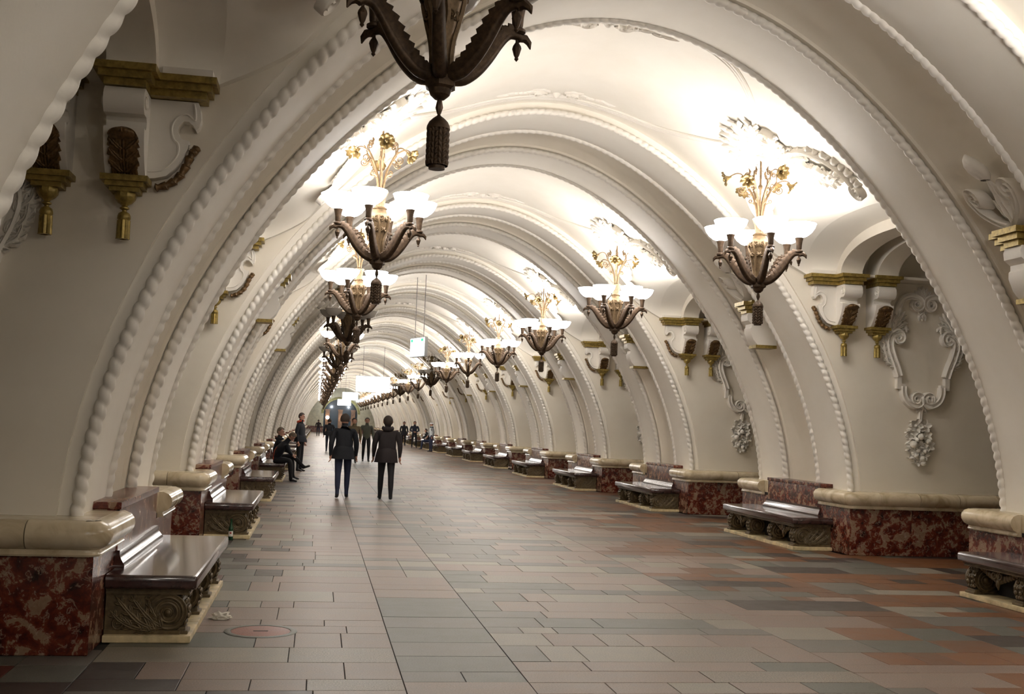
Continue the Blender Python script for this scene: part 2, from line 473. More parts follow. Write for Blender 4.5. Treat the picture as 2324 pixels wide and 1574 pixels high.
def make_fil(sg):
    mb = MB()
    for e in (-1, 1):
        p = corner_path(sg, e)[:-1]+[(sg*7.32, e*PYH, 0, e)]; sweep_open(mb, p, FIL)
    return mb.mesh('fillet_molding', MCREAM, 40)
NSEG = 4; SEGW = (7.32-PX-.42)/NSEG
mbt = MB(); sweep_open(mbt, [(0, 0, 0, -1), (SEGW-.009, 0, 0, -1)], TOR); TORF = mbt.mesh('molding_piece', MCREAM, 40)
CORE = {s: make_plinth_core(s) for s in (-1, 1)}; FILM = {s: make_fil(s) for s in (-1, 1)}
TORC = {(s, e): make_tor(s, e) for s in (-1, 1) for e in (-1, 1)}
for i in range(-2, NP):
    yc = YC0 + PER*i
    for sg, wl in ((-1, wall_left), (1, wall_right)):
        link('pylon_wall', PYL[sg], wl, (0, yc, 0)); link('plinth_core', CORE[sg], wl, (0, yc, 0))
        link('fillet_molding', FILM[sg], wl, (0, yc, 0))
        near = i < 8
        for e in (-1, 1):
            if e == 1 and i > 3: pass
            link('molding_piece', TORC[(sg, e)], wl, (0, yc, 0))
            link('marble_panel', PANH, wl, (sg*(PX+.025), yc+e*(PYH-.5), 0), sg*-pi/2)
            if e == -1 and i < 14:
                for k in range(3): link('marble_panel', PANF, wl, (sg*(PX+FLW*(k+.5)), yc-PYH+.025, 0))
                for k in range(NSEG):
                    x = PX+.42+SEGW*k+.002
                    link('molding_piece', TORF, wl, (x if sg > 0 else -x-SEGW+.004, yc-PYH, 0))
        link('marble_panel', PANM, wl, (sg*(PX+.025), yc, 0), sg*-pi/2)
# platform-side outer walls
for sg, wl in ((-1, wall_left), (1, wall_right)):
    mb = MB(); mb.box(min(sg*9.4, sg*9.7), max(sg*9.4, sg*9.7), -13, 160, 0, 5.5); mb.build('platform_wall', CREAMT, wl)

# ------------------------------------------------------------------ floor of granite tiles
mb = MB(); mb.box(-9.6, 9.6, -13, 160, -.25, -.012)
floor = mb.build('floor', JOINT); tag(floor, kind='structure')
def in_pylon(x, y, mx=0.0):
    i = round((y-YC0)/PER); yc = YC0+PER*i
    return abs(x) > PX+.1 and abs(x) < 7.25 and abs(y-yc) < PYH-.12
def pick(x, y, rnd):
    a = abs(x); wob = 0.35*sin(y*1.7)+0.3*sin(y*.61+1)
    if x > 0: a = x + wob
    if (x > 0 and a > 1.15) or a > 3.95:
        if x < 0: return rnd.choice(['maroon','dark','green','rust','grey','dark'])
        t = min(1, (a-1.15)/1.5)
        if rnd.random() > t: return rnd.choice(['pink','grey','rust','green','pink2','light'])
        return rnd.choice(['rust','rust','rust2','rust2','rust','green','grey','dark','dark','light','green','rust2'])  # rust side band, deepened with dark tiles to paint in dimmer light there
    if x < -3.1: return rnd.choice(['pink','pink','green','grey','dark','pink','light'])
    if -2.0 < x < -1.0: return rnd.choice(['grey','grey','green','pink','light','grey'])
    return rnd.choice(['pink','pink','pink2','grey','light','speck','pink2','pink','green'])
tiles = []
rnd = random.Random(11)
bands = [(-8.6,-4.4),(-4.4,-2.42),(-2.42,-1.62),(-1.62,0.75),(0.75,2.5),(2.5,4.4),(4.4,8.6)]
for (bx0, bx1) in bands:
    y = 3.4+rnd.random()*.3
    while y < 156:
        d = rnd.choice([.27,.3,.34,.45,.5,.56,.6]); d = min(d, 156.2-y)
        x = bx0
        while x < bx1-1e-6:
            L = rnd.choice([.28,.34,.42,.5,.62,.8,1.0,1.25])
            if bx1-bx0 < 1: L = rnd.choice([.4,.8,.8])
            if bx1-x-L < .25: L = bx1-x
            cx, cy = x+L/2, y+d/2
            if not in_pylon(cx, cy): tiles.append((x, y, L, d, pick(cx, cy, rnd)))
            x += L
        y += d
def show(t):
    x, y, L, d, _ = t
    p = Vector((x+L/2, y+d/2, 0))-CAMPOS
    f = p.dot(_F)
    if f < .5: return 0
    u, v = 1162+FPX*p.dot(_R)/f, 787-FPX*p.dot(_V)/f
    if not (-150 < u < 2474 and 700 < v < 1660): return 0
    return L*d/f**3
tiles.sort(key=show, reverse=True)
GK = list(GR); rest = MB()
TILE_MAT_IX = {k: n for n, k in enumerate(GK)}
MANX, MANY, MANR = -3.38, 8.91, 0.27
def tile_geo(mb, x0, x1, y0, y1, dz, mi, simple):
    g = .003
    x0 += g; x1 -= g; y0 += g; y1 -= g
    if simple:
        mb.add([(x0,y0,-.011),(x1,y0,-.011),(x1,y1,-.011),(x0,y1,-.011),(x0,y0,0),(x1,y0,0),(x1,y1,0),(x0,y1,0)],
               [(4,5,6,7),(0,1,5,4),(1,2,6,5),(2,3,7,6),(3,0,4,7)], mi)
    else:
        mb.box(x0, x1, y0, y1, -.0115, dz, mi, ch=.0025)
nbig = 0
for t in tiles:
    x, y, L, d, k = t
    if nbig < 299 and show(t) > 0:
        mb = MB(); dz = rnd.uniform(-.0012, .0008)
        tile_geo(mb, -L/2, L/2, -d/2, d/2, dz, 0, False)
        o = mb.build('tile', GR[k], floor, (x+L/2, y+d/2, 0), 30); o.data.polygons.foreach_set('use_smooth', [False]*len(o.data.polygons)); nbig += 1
    else:
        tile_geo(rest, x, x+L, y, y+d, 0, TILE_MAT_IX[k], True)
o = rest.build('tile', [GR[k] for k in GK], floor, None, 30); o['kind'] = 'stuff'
o.data.polygons.foreach_set('use_smooth', [False]*len(o.data.polygons))
# specials near the left plinth are covered by the random field; round red inspection cover
root = tag(empty('manhole_cover', (MANX, MANY, .0012)), 'round reddish granite inspection cover set flush in the floor tiles', 'cover')
mb = MB(); mb.lathe([(.001,.0015),(.215,.0015),(.222,.0005),(.222,-.004)], 40, cap=False); mb.build('cover_disc', GR['redseal'], root)
mb = MB(); mb.lathe([(.226,-.004),(.226,.0022),(.232,.003),(.268,.003),(.274,.0005),(.274,-.004)], 40, cap=False); mb.build('rim', GR['green'], root)
mb = MB(); mb.box(-.055,.055,-.012,.012,.001,.0026); mb.build('lifting_slot', JOINT, root)

# ------------------------------------------------------------------ ornament helpers (plane coordinates u, v, height h)
def leaf2(mb, pts, W, H, lobes=4, mi=None, base=0.0, curl=0.0):
    """acanthus leaf: lobed blade along a 2-D spine, raised in two folds beside a sunken midrib"""
    n = lobes*6; P = [Vector((p[0], p[1])) for p in pts]
    d = [0]
    for a, b in zip(P, P[1:]): d.append(d[-1]+(b-a).length)
    def at(t):
        q = t*d[-1]
        for k in range(len(P)-1):
            if q <= d[k+1] or k == len(P)-2:
                f = (q-d[k])/max(d[k+1]-d[k], 1e-6); return P[k].lerp(P[k+1], f)
    rows = []
    for i in range(n+1):
        t = i/n; p = at(t); tg = (at(min(1, t+.02))-at(max(0, t-.02)))
        if tg.length < 1e-6: tg = Vector((0, 1))
        tg.normalize(); nn = Vector((-tg.y, tg.x))
        saw = (i % 6)/6
        w = W*(max(0.0, sin(pi*min(1, .12+.88*t)))**.6)*(.66+.34*sin(pi*min(1, saw**.7+.05))) + 1e-3
        hh = H*(1-.5*t)*(.8+.2*sin(pi*t))
        ex = curl*H*t*t
        row = []
        for o, k in ((-1, .0), (-.62, .85), (-.3, .95), (0, .55), (.3, .95), (.62, .85), (1, .0)):
            q = p+nn*(w*o)-tg*(abs(o)*w*.35)
            row.append((q.x, q.y, base+hh*k+ex))
        rows.append(row)
    mb.grid(rows, mi)
def smooth_path(pts, n=6):
    out = []; P = [Vector(p) for p in pts]
    for i in range(len(P)-1):
        p0, p1, p2, p3 = P[max(i-1, 0)], P[i], P[i+1], P[min(i+2, len(P)-1)]
        for k in range(n):
            t = k/n
            out.append(.5*((2*p1)+(p2-p0)*t+(2*p0-5*p1+4*p2-p3)*t*t+(3*p1-p0-3*p2+p3)*t**3))
    out.append(P[-1]); return [tuple(p) for p in out]
def acanthus(mb, pts, W, H, base=0.0, curl=0.4, pairs=4):
    """a leaf of one slender middle blade and pairs of side lobes, each with its own tip"""
    P = smooth_path([tuple(p) for p in pts], 5); n = len(P)-1
    leaf2(mb, P, W*.46, H, 3, base=base+H*.15, curl=curl)
    for k in range(pairs):
        t = (k+.35)/(pairs+.25); i = min(n-1, int(t*n)); a = Vector(P[i]); b = Vector(P[min(n, i+2)]); tg = (b-a)
        if tg.length < 1e-6: continue
        tg.normalize(); nn = Vector((-tg.y, tg.x)); L = W*(.95+.35*sin(pi*(.25+.7*t)))*(1-.35*t)
        for e in (-1, 1):
            q0 = a-tg*L*.15; q1 = a+tg*L*.30+nn*(e*L*.48); q2 = a+tg*L*.95+nn*(e*L*.80)
            leaf2(mb, [q0, q1, q2], L*.38, H*(.95-.35*t), 2, base=base+H*.05*(pairs-k), curl=curl)
def scroll2(mb, pts, width, H, mi=None, base=0.0, ridges=2):
    P = [Vector((p[0], p[1])) for p in pts]; n = len(P)
    if not hasattr(width, '__len__'): width = [width]*n
    rows = []
    prof = [(-.5, 0), (-.47, .85), (-.30, 1), (-.16, .70), (.16, .70), (.30, 1), (.47, .85), (.5, 0)]
    for i in range(n):
        tg = (P[min(n-1, i+1)]-P[max(0, i-1)]).normalized(); nn = Vector((-tg.y, tg.x))
        rows.append([(P[i].x+nn.x*o*width[i], P[i].y+nn.y*o*width[i], base+H*k) for o, k in prof])
    mb.grid(rows, mi); m = len(prof)
    mb.add(rows[0], [tuple(range(m))], mi); mb.add(rows[-1], [tuple(range(m))], mi)
def spiral(cx, cy, r0, r1, a0, turns, n=26):
    return [(cx+(r0+(r1-r0)*k/n)*cos(a0+2*pi*turns*k/n), cy+(r0+(r1-r0)*k/n)*sin(a0+2*pi*turns*k/n)) for k in range(n+1)]
def dome2(mb, cu, cv, r, H, n=10, mi=None, base=0.0, petals=0):
    rows = []
    for k in range(6):
        a = pi/2*k/5
        rows.append([(cu+r*cos(a)*(1+(.22*cos(petals*2*pi*j/n) if petals else 0)*cos(a))*cos(2*pi*j/n), cv+r*cos(a)*(1+(.22*cos(petals*2*pi*j/n) if petals else 0)*cos(a))*sin(2*pi*j/n), base+H*sin(a)) for j in range(n)])
    mb.grid(rows, mi, close_v=True)
def flower2(mb, cu, cv, r, H, base=0.0, mi=None, n=5, rot=0.0):
    for k in range(n):
        a = rot+2*pi*k/n; rows = []
        for q in range(4):
            t = q/3; rr = r*(.15+.85*t); wd = r*.42*sin(pi*(.2+.72*t))
            c, s_ = cos(a), sin(a); row = []
            for o in (-1, -.5, 0, .5, 1):
                row.append((cu+c*rr-s_*wd*o, cv+s_*rr+c*wd*o, base+H*(.45+.55*t)*(1-.35*(1-abs(o)))))
            rows.append(row)
        rows = [[(p[0], p[1], base) for p in rows[0]]]+rows+[[(p[0], p[1], base) for p in rows[-1]]]
        mb.grid(rows, mi)
    dome2(mb, cu, cv, r*.26, H*.9, 8, mi, base)

# ------------------------------------------------------------------ benches
def make_bench():
    root = empty('bench')                                   # local: +x front towards the hall
    L, D0, D1 = 1.42, 0.03, 0.62
    def rb(x0, x1, y0, y1, z0, z1, r, name, mat):           # slab with rounded edge
        mb = MB(); prof = [(z0, r*.6), (z0+r*.3, r*.2), (z0+r, 0), (z1-r, 0), (z1-r*.3, r*.3), (z1, r)]
        rows = []
        for z, d in prof:
            c = .02; X0, X1, Y0, Y1 = x0, x1-d, y0+d, y1-d
            rows.append([(X0, Y0, z), (X1-c, Y0, z), (X1-c*.3, Y0+c*.3, z), (X1, Y0+c, z), (X1, Y1-c, z), (X1-c*.3, Y1-c*.3, z), (X1-c, Y1, z), (X0, Y1, z)])
        mb.grid(rows, close_v=True); m = 8
        mb.add(rows[0], [tuple(range(m-1, -1, -1))]); mb.add(rows[-1], [tuple(range(m))])
        return mb.build(name, mat, root)
    rb(0, .63, -L-.01, L+.01, .378, .475, .022, 'seat_slab', MSLAB)
    mb = MB()
    for z0, z1, o in ((.362, .378, .585), (.348, .362, .57), (.335, .348, .578)): mb.box(0, o, -L+.6-o+.02, L-.6+o-.02, z0, z1)
    mb.build('frieze_molding', BENCHM, root)
    for k in range(5):
        w = 2*L/5
        mb = MB(); mb.box(0, .60, -L+w*k+.0015, -L+w*(k+1)-.0015, 0, .052, ch=.005); mb.build('step_slab', BASEM, root)
    RV, CZ, CX = .132, .203, .435
    for k in range(4):
        yc = (-1.27, -.44, .44, 1.27)[k]; hw = .075 if k in (1, 2) else .085
        mb = MB(lambda a, b, c: (a, b+yc, c))
        n = 28
        # drum of the volute, waisted across its width, scaled leaves on the front
        rows = []
        for q in range(9):
            t = -1+2*q/8; r = RV*(1-.10*(1-t*t))
            rows.append([(CX+(r+.006*((j+q) % 2))*cos(2*pi*j/n), hw*t, CZ+(r+.006*((j+q) % 2))*sin(2*pi*j/n)) for j in range(n)])
        mb.grid(rows, close_v=True)
        for e in (-1, 1):                                   # spiral on each side face
            sp = spiral(0, 0, RV-.012, .03, pi*.75, e*2.4, 60)
            pts = [(CX+p[0], e*(hw+.004), CZ+p[1]) for p in sp]
            mb.tube(pts, [.013-.006*i/60 for i in range(61)], 5, up=(0, 1, 0))
            mb.lathe([(RV-.004, 0), (.03, .002)], 24) if False else None
            mb.add([(CX+(RV-.002)*cos(2*pi*j/n), e*(hw-.004), CZ+(RV-.002)*sin(2*pi*j/n)) for j in range(n)], [tuple(range(n))])
            rr = []
            for q in range(4):
                a = pi/2*q/3; rr.append([(CX+.034*cos(a)*cos(2*pi*j/10), e*(hw+.003+.014*sin(a)), CZ+.034*cos(a)*sin(2*pi*j/10)) for j in range(10)])
            mb.grid(rr, close_v=True)
        for q in range(6):                                  # overlapping leaf scales down the front
            a0 = .95-.38*q
            for o in (-.5, .5, 0):
                if o == 0 and q % 2: continue
                cx, cz = CX+(RV+.002)*cos(a0), CZ+(RV+.002)*sin(a0)
                mb.ball((cx, o*hw, cz), .024, 8, sz=.9, sx=.6, sy=1.0)
        vl = mb.build('volute_leg', BENCHM, root)
        mb = MB(); mb.box(.28, .575, yc-.085, yc+.085, .052, .078, ch=.004); mb.box(.30, .555, yc-.07, yc+.07, .074, .10, ch=.004); mb.build('foot', BENCHM, vl)
    mb = MB(); mb.box(.0, .30, -L+.10, L-.10, .052, .335); mb.build('back_panel', JOINT, root)
    for e in (-1, 1):                                       # carved end panels
        E = -L+.062
        mb = MB(lambda u, v, h: (u, e*(-E+h) , v))
        mb.box(0, .46, .052, .335, -.10, -.002)
        mb.box(0, .52, .052, .082, -.02, .012)
        sp = spiral(CX, CZ, RV, .02, pi*.9, -2.6, 64)
        scroll2(mb, sp, [.040-.018*i/64 for i in range(65)], .016)
        dome2(mb, CX, CZ, .024, .018)
        for pts, W in (([(.40, .10), (.30, .17), (.22, .26), (.17, .325)], .045), ([(.36, .09), (.25, .13), (.15, .22), (.06, .325)], .05), ([(.33, .08), (.2, .10), (.10, .15), (.03, .22)], .045), ([(.36, .16), (.31, .24), (.29, .32)], .035)):
            acanthus(mb, pts, W*1.05, .024, curl=0, pairs=5)
        sp = spiral(.10, .125, .055, .012, -.5, 1.6, 30); scroll2(mb, sp, .022, .016)
        mb.build('end_panel', BENCHM, root, sharp=75)
    for yc in (-.855, .855):                                # swag between a pair of volutes
        mb = MB()
        for q in range(13):
            t = -1+2*q/12
            mb.ball((.50, yc+.30*t, .325-.075*(1-abs(t))*1.1), .03+.018*(1-abs(t)), 8, sx=.55)
        mb.ball((.515, yc, .205), .03, 8, sz=1.5, sx=.6); mb.ball((.51, yc, .165), .012, 6, sz=2)
        for o in (-1, 1):
            sp = spiral(0, 0, .05, .012, pi/2, o*1.5, 20)
            mb.tube([(.525, yc+o*.05+p[0], .29+p[1]) for p in sp], .012, 5, up=(1, 0, 0))
        mb.build('swag', BENCHM, root, sharp=75)
    # red marble backrest
    mb = MB(); mb.box(-.25, .0, -1.0, 1.0, .478, .90, ch=.006)
    mb.build('backrest', MBACK, root)
    mb = MB(); mb.box(-.25, .012, -1.01, 1.01, .90, .955, ch=.006); mb.build('backrest_cap', MBACK, root)
    mb = MB(); pr = [(.0, .60), (.022, .60), (.022, .567), (.030, .55), (.050, .52), (.062, .505), (.066, .49), (.066, .476)]
    path = [(0, -1.0, 0, -1), (0, -1.0, 1, -1), (0, 1.0, 1, 1), (0, 1.0, 0, 1)]
    path = [(-.24, -1.0, 0, -1), (0, -1.0, 1, -1), (0, 1.0, 1, 1), (-.24, 1.0, 0, 1)]
    sweep_open(mb, path, pr); mb.build('scotia_molding', MSLAB, root)
    return root
BENCH = make_bench()
BENCHX, BENCHY = 4.452, 9.84
bench_flat = None
def side_word(sg): return 'left' if sg < 0 else 'right'
first = True
for i in range(-0, NP):
    for sg in (-1, 1):
        loc = (sg*BENCHX, BENCHY+PER*i+(0.06 if i else 0), 0); rz = pi if sg > 0 else 0
        if i < 9:
            o = BENCH if first else copy_tree(BENCH)
            first = False
        else:
            if bench_flat is None:
                bpy.context.view_layer.update(); bench_flat = flat_tree(BENCH, 'bench')
            o = link('bench', bench_flat)
        o.location = loc; o.rotation_euler = (0, 0, rz)
        extra = ' with carved volute end' if i < 3 else ''
        tag(o, f'burgundy marble bench on bronze volutes, {ORD[i]} along the {side_word(sg)} wall{extra}', 'bench', 'marble benches along the pylons')

# ------------------------------------------------------------------ console brackets on the pylon flanks
def tassel_geo(mb, u, h, zt, sc=1.0):
    """gold drop: fluted cup, knop and fluted tassel, hanging from zt"""
    c = (u, h)
    f0 = mb.fn
    n = 20
    def lz(prof, flute=0.0, nf=10):
        sc = .78
        rows = [[(u+r*sc*(1+flute*(abs(sin(nf/2*2*pi*k/n))-.5))*cos(2*pi*k/n), zt+z, h+r*sc*(1+flute*(abs(sin(nf/2*2*pi*k/n))-.5))*sin(2*pi*k/n)) for k in range(n)] for r, z in prof]
        mb.grid(rows, close_v=True)
    lz([(.085, 0), (.092, -.02), (.088, -.06), (.06, -.10), (.03, -.12), (.025, -.13)], .12, 8)
    lz([(.022, -.13), (.042, -.145), (.042, -.155), (.02, -.17), (.02, -.18)])
    lz([(.02, -.18), (.05, -.20), (.058, -.225), (.06, -.25), (.052, -.262), (.05, -.27)])
def tassel_skirt(mb, u, h, zt):
    n = 32
    rows = [[(u+r*(1+.10*cos(8*2*pi*k/n))*cos(2*pi*k/n), zt+z, h+r*(1+.10*cos(8*2*pi*k/n))*sin(2*pi*k/n)) for k in range(n)] for r, z in ((.024, -.262), (.042, -.265), (.043, -.43), (.045, -.445), (.024, -.447))]
    mb.grid(rows, close_v=True)
def bz(z):
    if z < 3.10: return 3.165+(z-3.10)*.74
    return float(np.interp(z, [3.10, 3.215, 3.865, 4.045, 5], [3.165, 3.275, 3.855, 4.0, 4.955]))
def make_bracket(sg, corner):
    U0, Z0 = 4.5, 3.1
    f = lambda u, z, h: (sg*(u-U0), -h, bz(z)-Z0)
    root = empty('corner_console' if corner else 'scroll_console')
    u0, u1 = (4.31, 4.58) if corner else (4.83, 5.10)
    uc = (u0+u1)/2
    # white S-profile console
    side = [(0, 3.86), (.34, 3.86), (.375, 3.82), (.385, 3.76), (.365, 3.69), (.33, 3.665), (.275, 3.665), (.27, 3.655), (.295, 3.65)]
    side = [(0, 3.86), (.35, 3.86), (.385, 3.82), (.395, 3.76), (.375, 3.69), (.34, 3.66), (.25, 3.66), (.225, 3.63), (.225, 3.585), (.25, 3.56), (.315, 3.56), (.315, 3.535), (.30, 3.47), (.27, 3.39), (.22, 3.30), (.17, 3.24), (.15, 3.215), (0, 3.215)]
    mb = MB(f); mb.prism([(a, b) for a, b in side], u0, u1, mapf=lambda a, b, c: (c, b, a))
    for uu, o in ((u0, -.006), (u1, .006)):                 # scroll eye on the cheeks
        sp = spiral(.33, 3.755, .055, .012, pi/2, 1.6, 24)
        mb.tube([(uu+o, p[1], p[0]) for p in sp], .010, 5)
    mb.build('console_block', RELIEF, root, sharp=35)
    mb = MB(f)                                              # dark acanthus on the console front
    def face(u, t, hh):                                     # t 0 bottom .. 1 top along the front
        z = 3.225+.325*t; base = float(np.interp(z, [3.215, 3.24, 3.30, 3.39, 3.47, 3.535, 3.56], [.15, .17, .22, .27, .30, .315, .315]))
        return (uc+u, z, base+hh)
    g = mb.fn; mb.fn = lambda a, b, c: g(*face(a, b, c))
    rows = []
    for q in range(37):
        t = q/36; saw = (t*5) % 1
        wd = (.070+.042*sin(pi*min(1, .15+.75*t)))*(1-.20*saw)*(1 if t < .86 else sqrt(max(0, 1-((t-.86)/.145)**2)))
        roll = .075*max(0, sin(pi*(t-.72)/.30)) if t > .72 else 0
        row = [(-wd, t-.03, -.006)]
        for m_ in range(19):
            o = -1+m_/9; fl = abs(cos(pi*4.5*o*(1-.15*t)))**.6
            row.append((wd*o, t-.05*abs(o)*(1-t)+.0, .014+.020*fl*(1-.4*abs(o))+roll*(1-.35*o*o)))
        row.append((wd, t-.03, -.006)); rows.append(row)
    mb.grid(rows)
    for e in (-1, 1):
        for t0, wd in ((.12, .05), (.36, .06), (.6, .062)):
            leaf2(mb, [(e*.02, t0-.1), (e*.06, t0+.02), (e*.098, t0+.16)], .034, .022, 3, base=.02)
    mb.fn = g
    rows = []
    mb.build('acanthus_leaf', GOLD_D, root, sharp=75)
    mb = MB(f)                                              # stepped gold base under the console
    for z0, z1, d, hh in ((3.172, 3.215, .0, .21), (3.135, 3.172, .03, .185), (3.10, 3.135, .06, .16)):
        mb.box(u0-.025+d, u1+.025-d, z0, z1, 0, hh)
    mb.build('stepped_base', GOLD, root)
    mb = MB(f); tassel_geo(mb, uc, .095, 3.10); mb.build('drop', GOLD, root)
    mb = MB(f); tassel_skirt(mb, uc, .095, 3.10); mb.build('tassel', GOLD, root)
    mb = MB(f)                                              # stepped gold cornice
    for k, (z0, z1, d) in enumerate(((3.985, 4.045, 0), (3.925, 3.985, .035), (3.865, 3.925, .07))):
        if corner: mb.box(3.85+d, u0-.06+d, z0, z1, 0, .26-d)
        mb.box(u0-.075+d, u1+.075-d, z0, z1, 0, .455-d)
    mb.build('cornice', GOLD, root)
    if corner:
        mb = MB(f); mb.box(3.88, 4.22, 4.045, 4.095, 0, .25); mb.build('plinth_block', RELIEF, root)
        # flat white panel with the console's outline, turned towards the hall
        out = [(u0+.02, 3.86), (3.90, 3.86), (3.875, 3.80), (3.865, 3.72), (3.885, 3.665), (3.93, 3.65)]
        out += [(4.005+.085*cos(a), 3.63+.075*sin(a)) for a in [pi*.75-2*pi*.60*k/10*1.0 for k in range(1, 9)]]
        out = [(u0+.02, 3.86), (3.89, 3.86), (3.868, 3.80), (3.858, 3.72), (3.872, 3.66), (3.90, 3.635), (3.925, 3.67), (3.965, 3.70), (4.01, 3.70), (4.05, 3.665), (4.06, 3.62), (4.045, 3.575), (4.005, 3.55), (3.955, 3.545), (3.965, 3.50), (4.0, 3.41), (4.06, 3.32), (4.14, 3.25), (4.24, 3.225), (u0+.02, 3.215)]
        out = [(u0-(u0-a)*.78, b) for a, b in out]
        mb = MB(f); mb.prism(out, 0, .10, mapf=lambda a, b, c: (a, b, c))
        inn = [(3.93, 3.845), (3.915, 3.79), (3.91, 3.73), (3.92, 3.715), (3.98, 3.755), (4.05, 3.74), (4.10, 3.69), (4.115, 3.62), (4.09, 3.545), (4.05, 3.51), (4.05, 3.43), (4.11, 3.345), (4.19, 3.29), (4.30, 3.275)]
        mb.tube([(u0-(u0-a)*.78, b, .102) for a, b in smooth_path(inn, 3)], .010, 5, up=(0, 0, 1))
        mb.build('scroll_panel', RELIEF, root, sharp=35)
        mb = MB(f)                                          # gold husk garland under the panel
        gp = smooth_path([(3.875, 3.515), (3.93, 3.46), (3.965, 3.37), (4.02, 3.27), (4.10, 3.20), (4.20, 3.165), (4.30, 3.17)], 4)
        gp = [(u0-(u0-a)*.78, b) for a, b in gp]
        for k in range(7):
            a = gp[int(k*(len(gp)-5)/7)]; b = gp[min(len(gp)-1, int(k*(len(gp)-5)/7)+4)]
            va, vb = Vector((a[0], a[1], .05)), Vector((b[0], b[1], .05))
            mb.tube([va.lerp(vb, t) for t in (0, .2, .5, .8, 1, 1.15)], [.012, .034, .030, .022, .036, .01], 9)
        mb.build('garland', GOLD_D, root, sharp=75)
    return root, (sg*U0, 0, Z0)
BR = {}
brk_vis = {-1: range(0, 4), 1: range(1, 13)}
for sg in (-1, 1):
    for corner in (True, False):
        proto, off = make_bracket(sg, corner); first = True
        for i in brk_vis[sg]:
            if not corner and sg < 0 and i > 0: continue
            if not corner and i > 6: continue
            o = proto if first else copy_tree(proto); first = False
            o.location = (off[0], YC0+PER*i-FLK, off[2])
            if corner: lab = f'white corner console with gold cornice, garland and tassel, {ORD[i]} pylon on the {side_word(sg)}'
            else: lab = f'white scroll console with dark acanthus, inner one on the {ORD[i]} pylon on the {side_word(sg)}'
            tag(o, lab, 'console', 'corner consoles with tassels' if corner else 'inner scroll consoles')

# ------------------------------------------------------------------ cove brackets (between the two ribs of a pylon)
def make_cove_bracket(sg):
    root = empty('pediment_bracket')
    # local frame: z up, hall side is -sg*x; wall leans, so parts sit against the cove
    f = lambda y, z, h: (-sg*h, y, z)
    mb = MB(f)
    for k, (z0, z1, d) in enumerate(((.12, .18, 0), (.06, .12, .04), (0, .06, .08))):
        mb.box(-.36+d, .36-d, z0, z1, -.35, .10-d); mb.box(-.20+d, .20-d, z0, z1, -.35, .17-d)
    mb.build('cornice', GOLD, root)
    mb = MB(f); prof = [(-.42, 0), (.06, 0), (.08, -.05), (.07, -.12), (.03, -.15), (.0, -.17), (.0, -.22), (.02, -.24), (.02, -.30), (-.03, -.42), (-.10, -.50), (-.42, -.50)]
    mb.prism(prof, -.14, .14, mapf=lambda a, b, c: (c, b, a)); mb.build('console_block', RELIEF, root)
    mb = MB(f); mb.box(-.15, .15, -.55, -.50, -.42, -.07); mb.build('stepped_base', GOLD, root)
    x00 = xv(3.74)
    fl = lambda y, z, h: (sg*(xv(3.74+z)-x00+.20-h), y, z)
    mb = MB(fl)                                             # broken scroll pediment
    for e in (-1, 1):
        tail = [(e*.33, .18), (e*.30, .30), (e*.24, .42)]
        sp = spiral(e*.27, .50, .085, .02, -pi/2 if e < 0 else -pi/2, e*1.35, 26)
        pts = smooth_path([(e*.05, .20), (e*.18, .26), (e*.30, .36), (e*.355, .48)], 4)+[(e*.27+.085*(1-k/26*.75)*cos(a), .50+.085*(1-k/26*.75)*sin(a)) for k, a in ((k, (0 if e > 0 else pi)+e*2*pi*1.2*k/26) for k in range(27))]
        m3 = MB(None)
        scroll2(mb, pts, .075, .16, base=0)
    mb.build('broken_pediment', RELIEF, root)
    mb = MB(fl)
    leaf2(mb, [(0, .20), (0, .35), (0, .52), (0, .66)], .10, .09, 4, base=.02)
    for e in (-1, 1): leaf2(mb, [(0, .25), (e*.09, .36), (e*.13, .48)], .05, .07, 3, base=.02)
    mb.build('leaf_stem', RELIEF, root, sharp=75)
    mb = MB(fl); rows = []
    for q in range(10):
        t = q/9; r = .10*sin(pi*(.12+.86*t))**.8
        rows.append([(r*(1+.10*((k+q) % 2))*cos(2*pi*k/14), .64+.24*t, .07+r*sin(2*pi*k/14)) for k in range(14)])
    mb.grid(rows, close_v=True); mb.build('pinecone_finial', RELIEF, root)
    return root
for sg in (-1, 1):
    proto = make_cove_bracket(sg); first = True
    for i in (range(0, 8) if sg > 0 else range(1, 3)):
        o = proto if first else copy_tree(proto); first = False
        z = 3.58; x, _, _, _ = arc(s_of_z(3.74))
        o.location = (sg*(x+.12), YC0+PER*i, z)
        tag(o, f'gold shelf bracket with white broken pediment between the ribs of the {ORD[i]} {side_word(sg)} pylon', 'bracket', 'pediment brackets between the ribs')

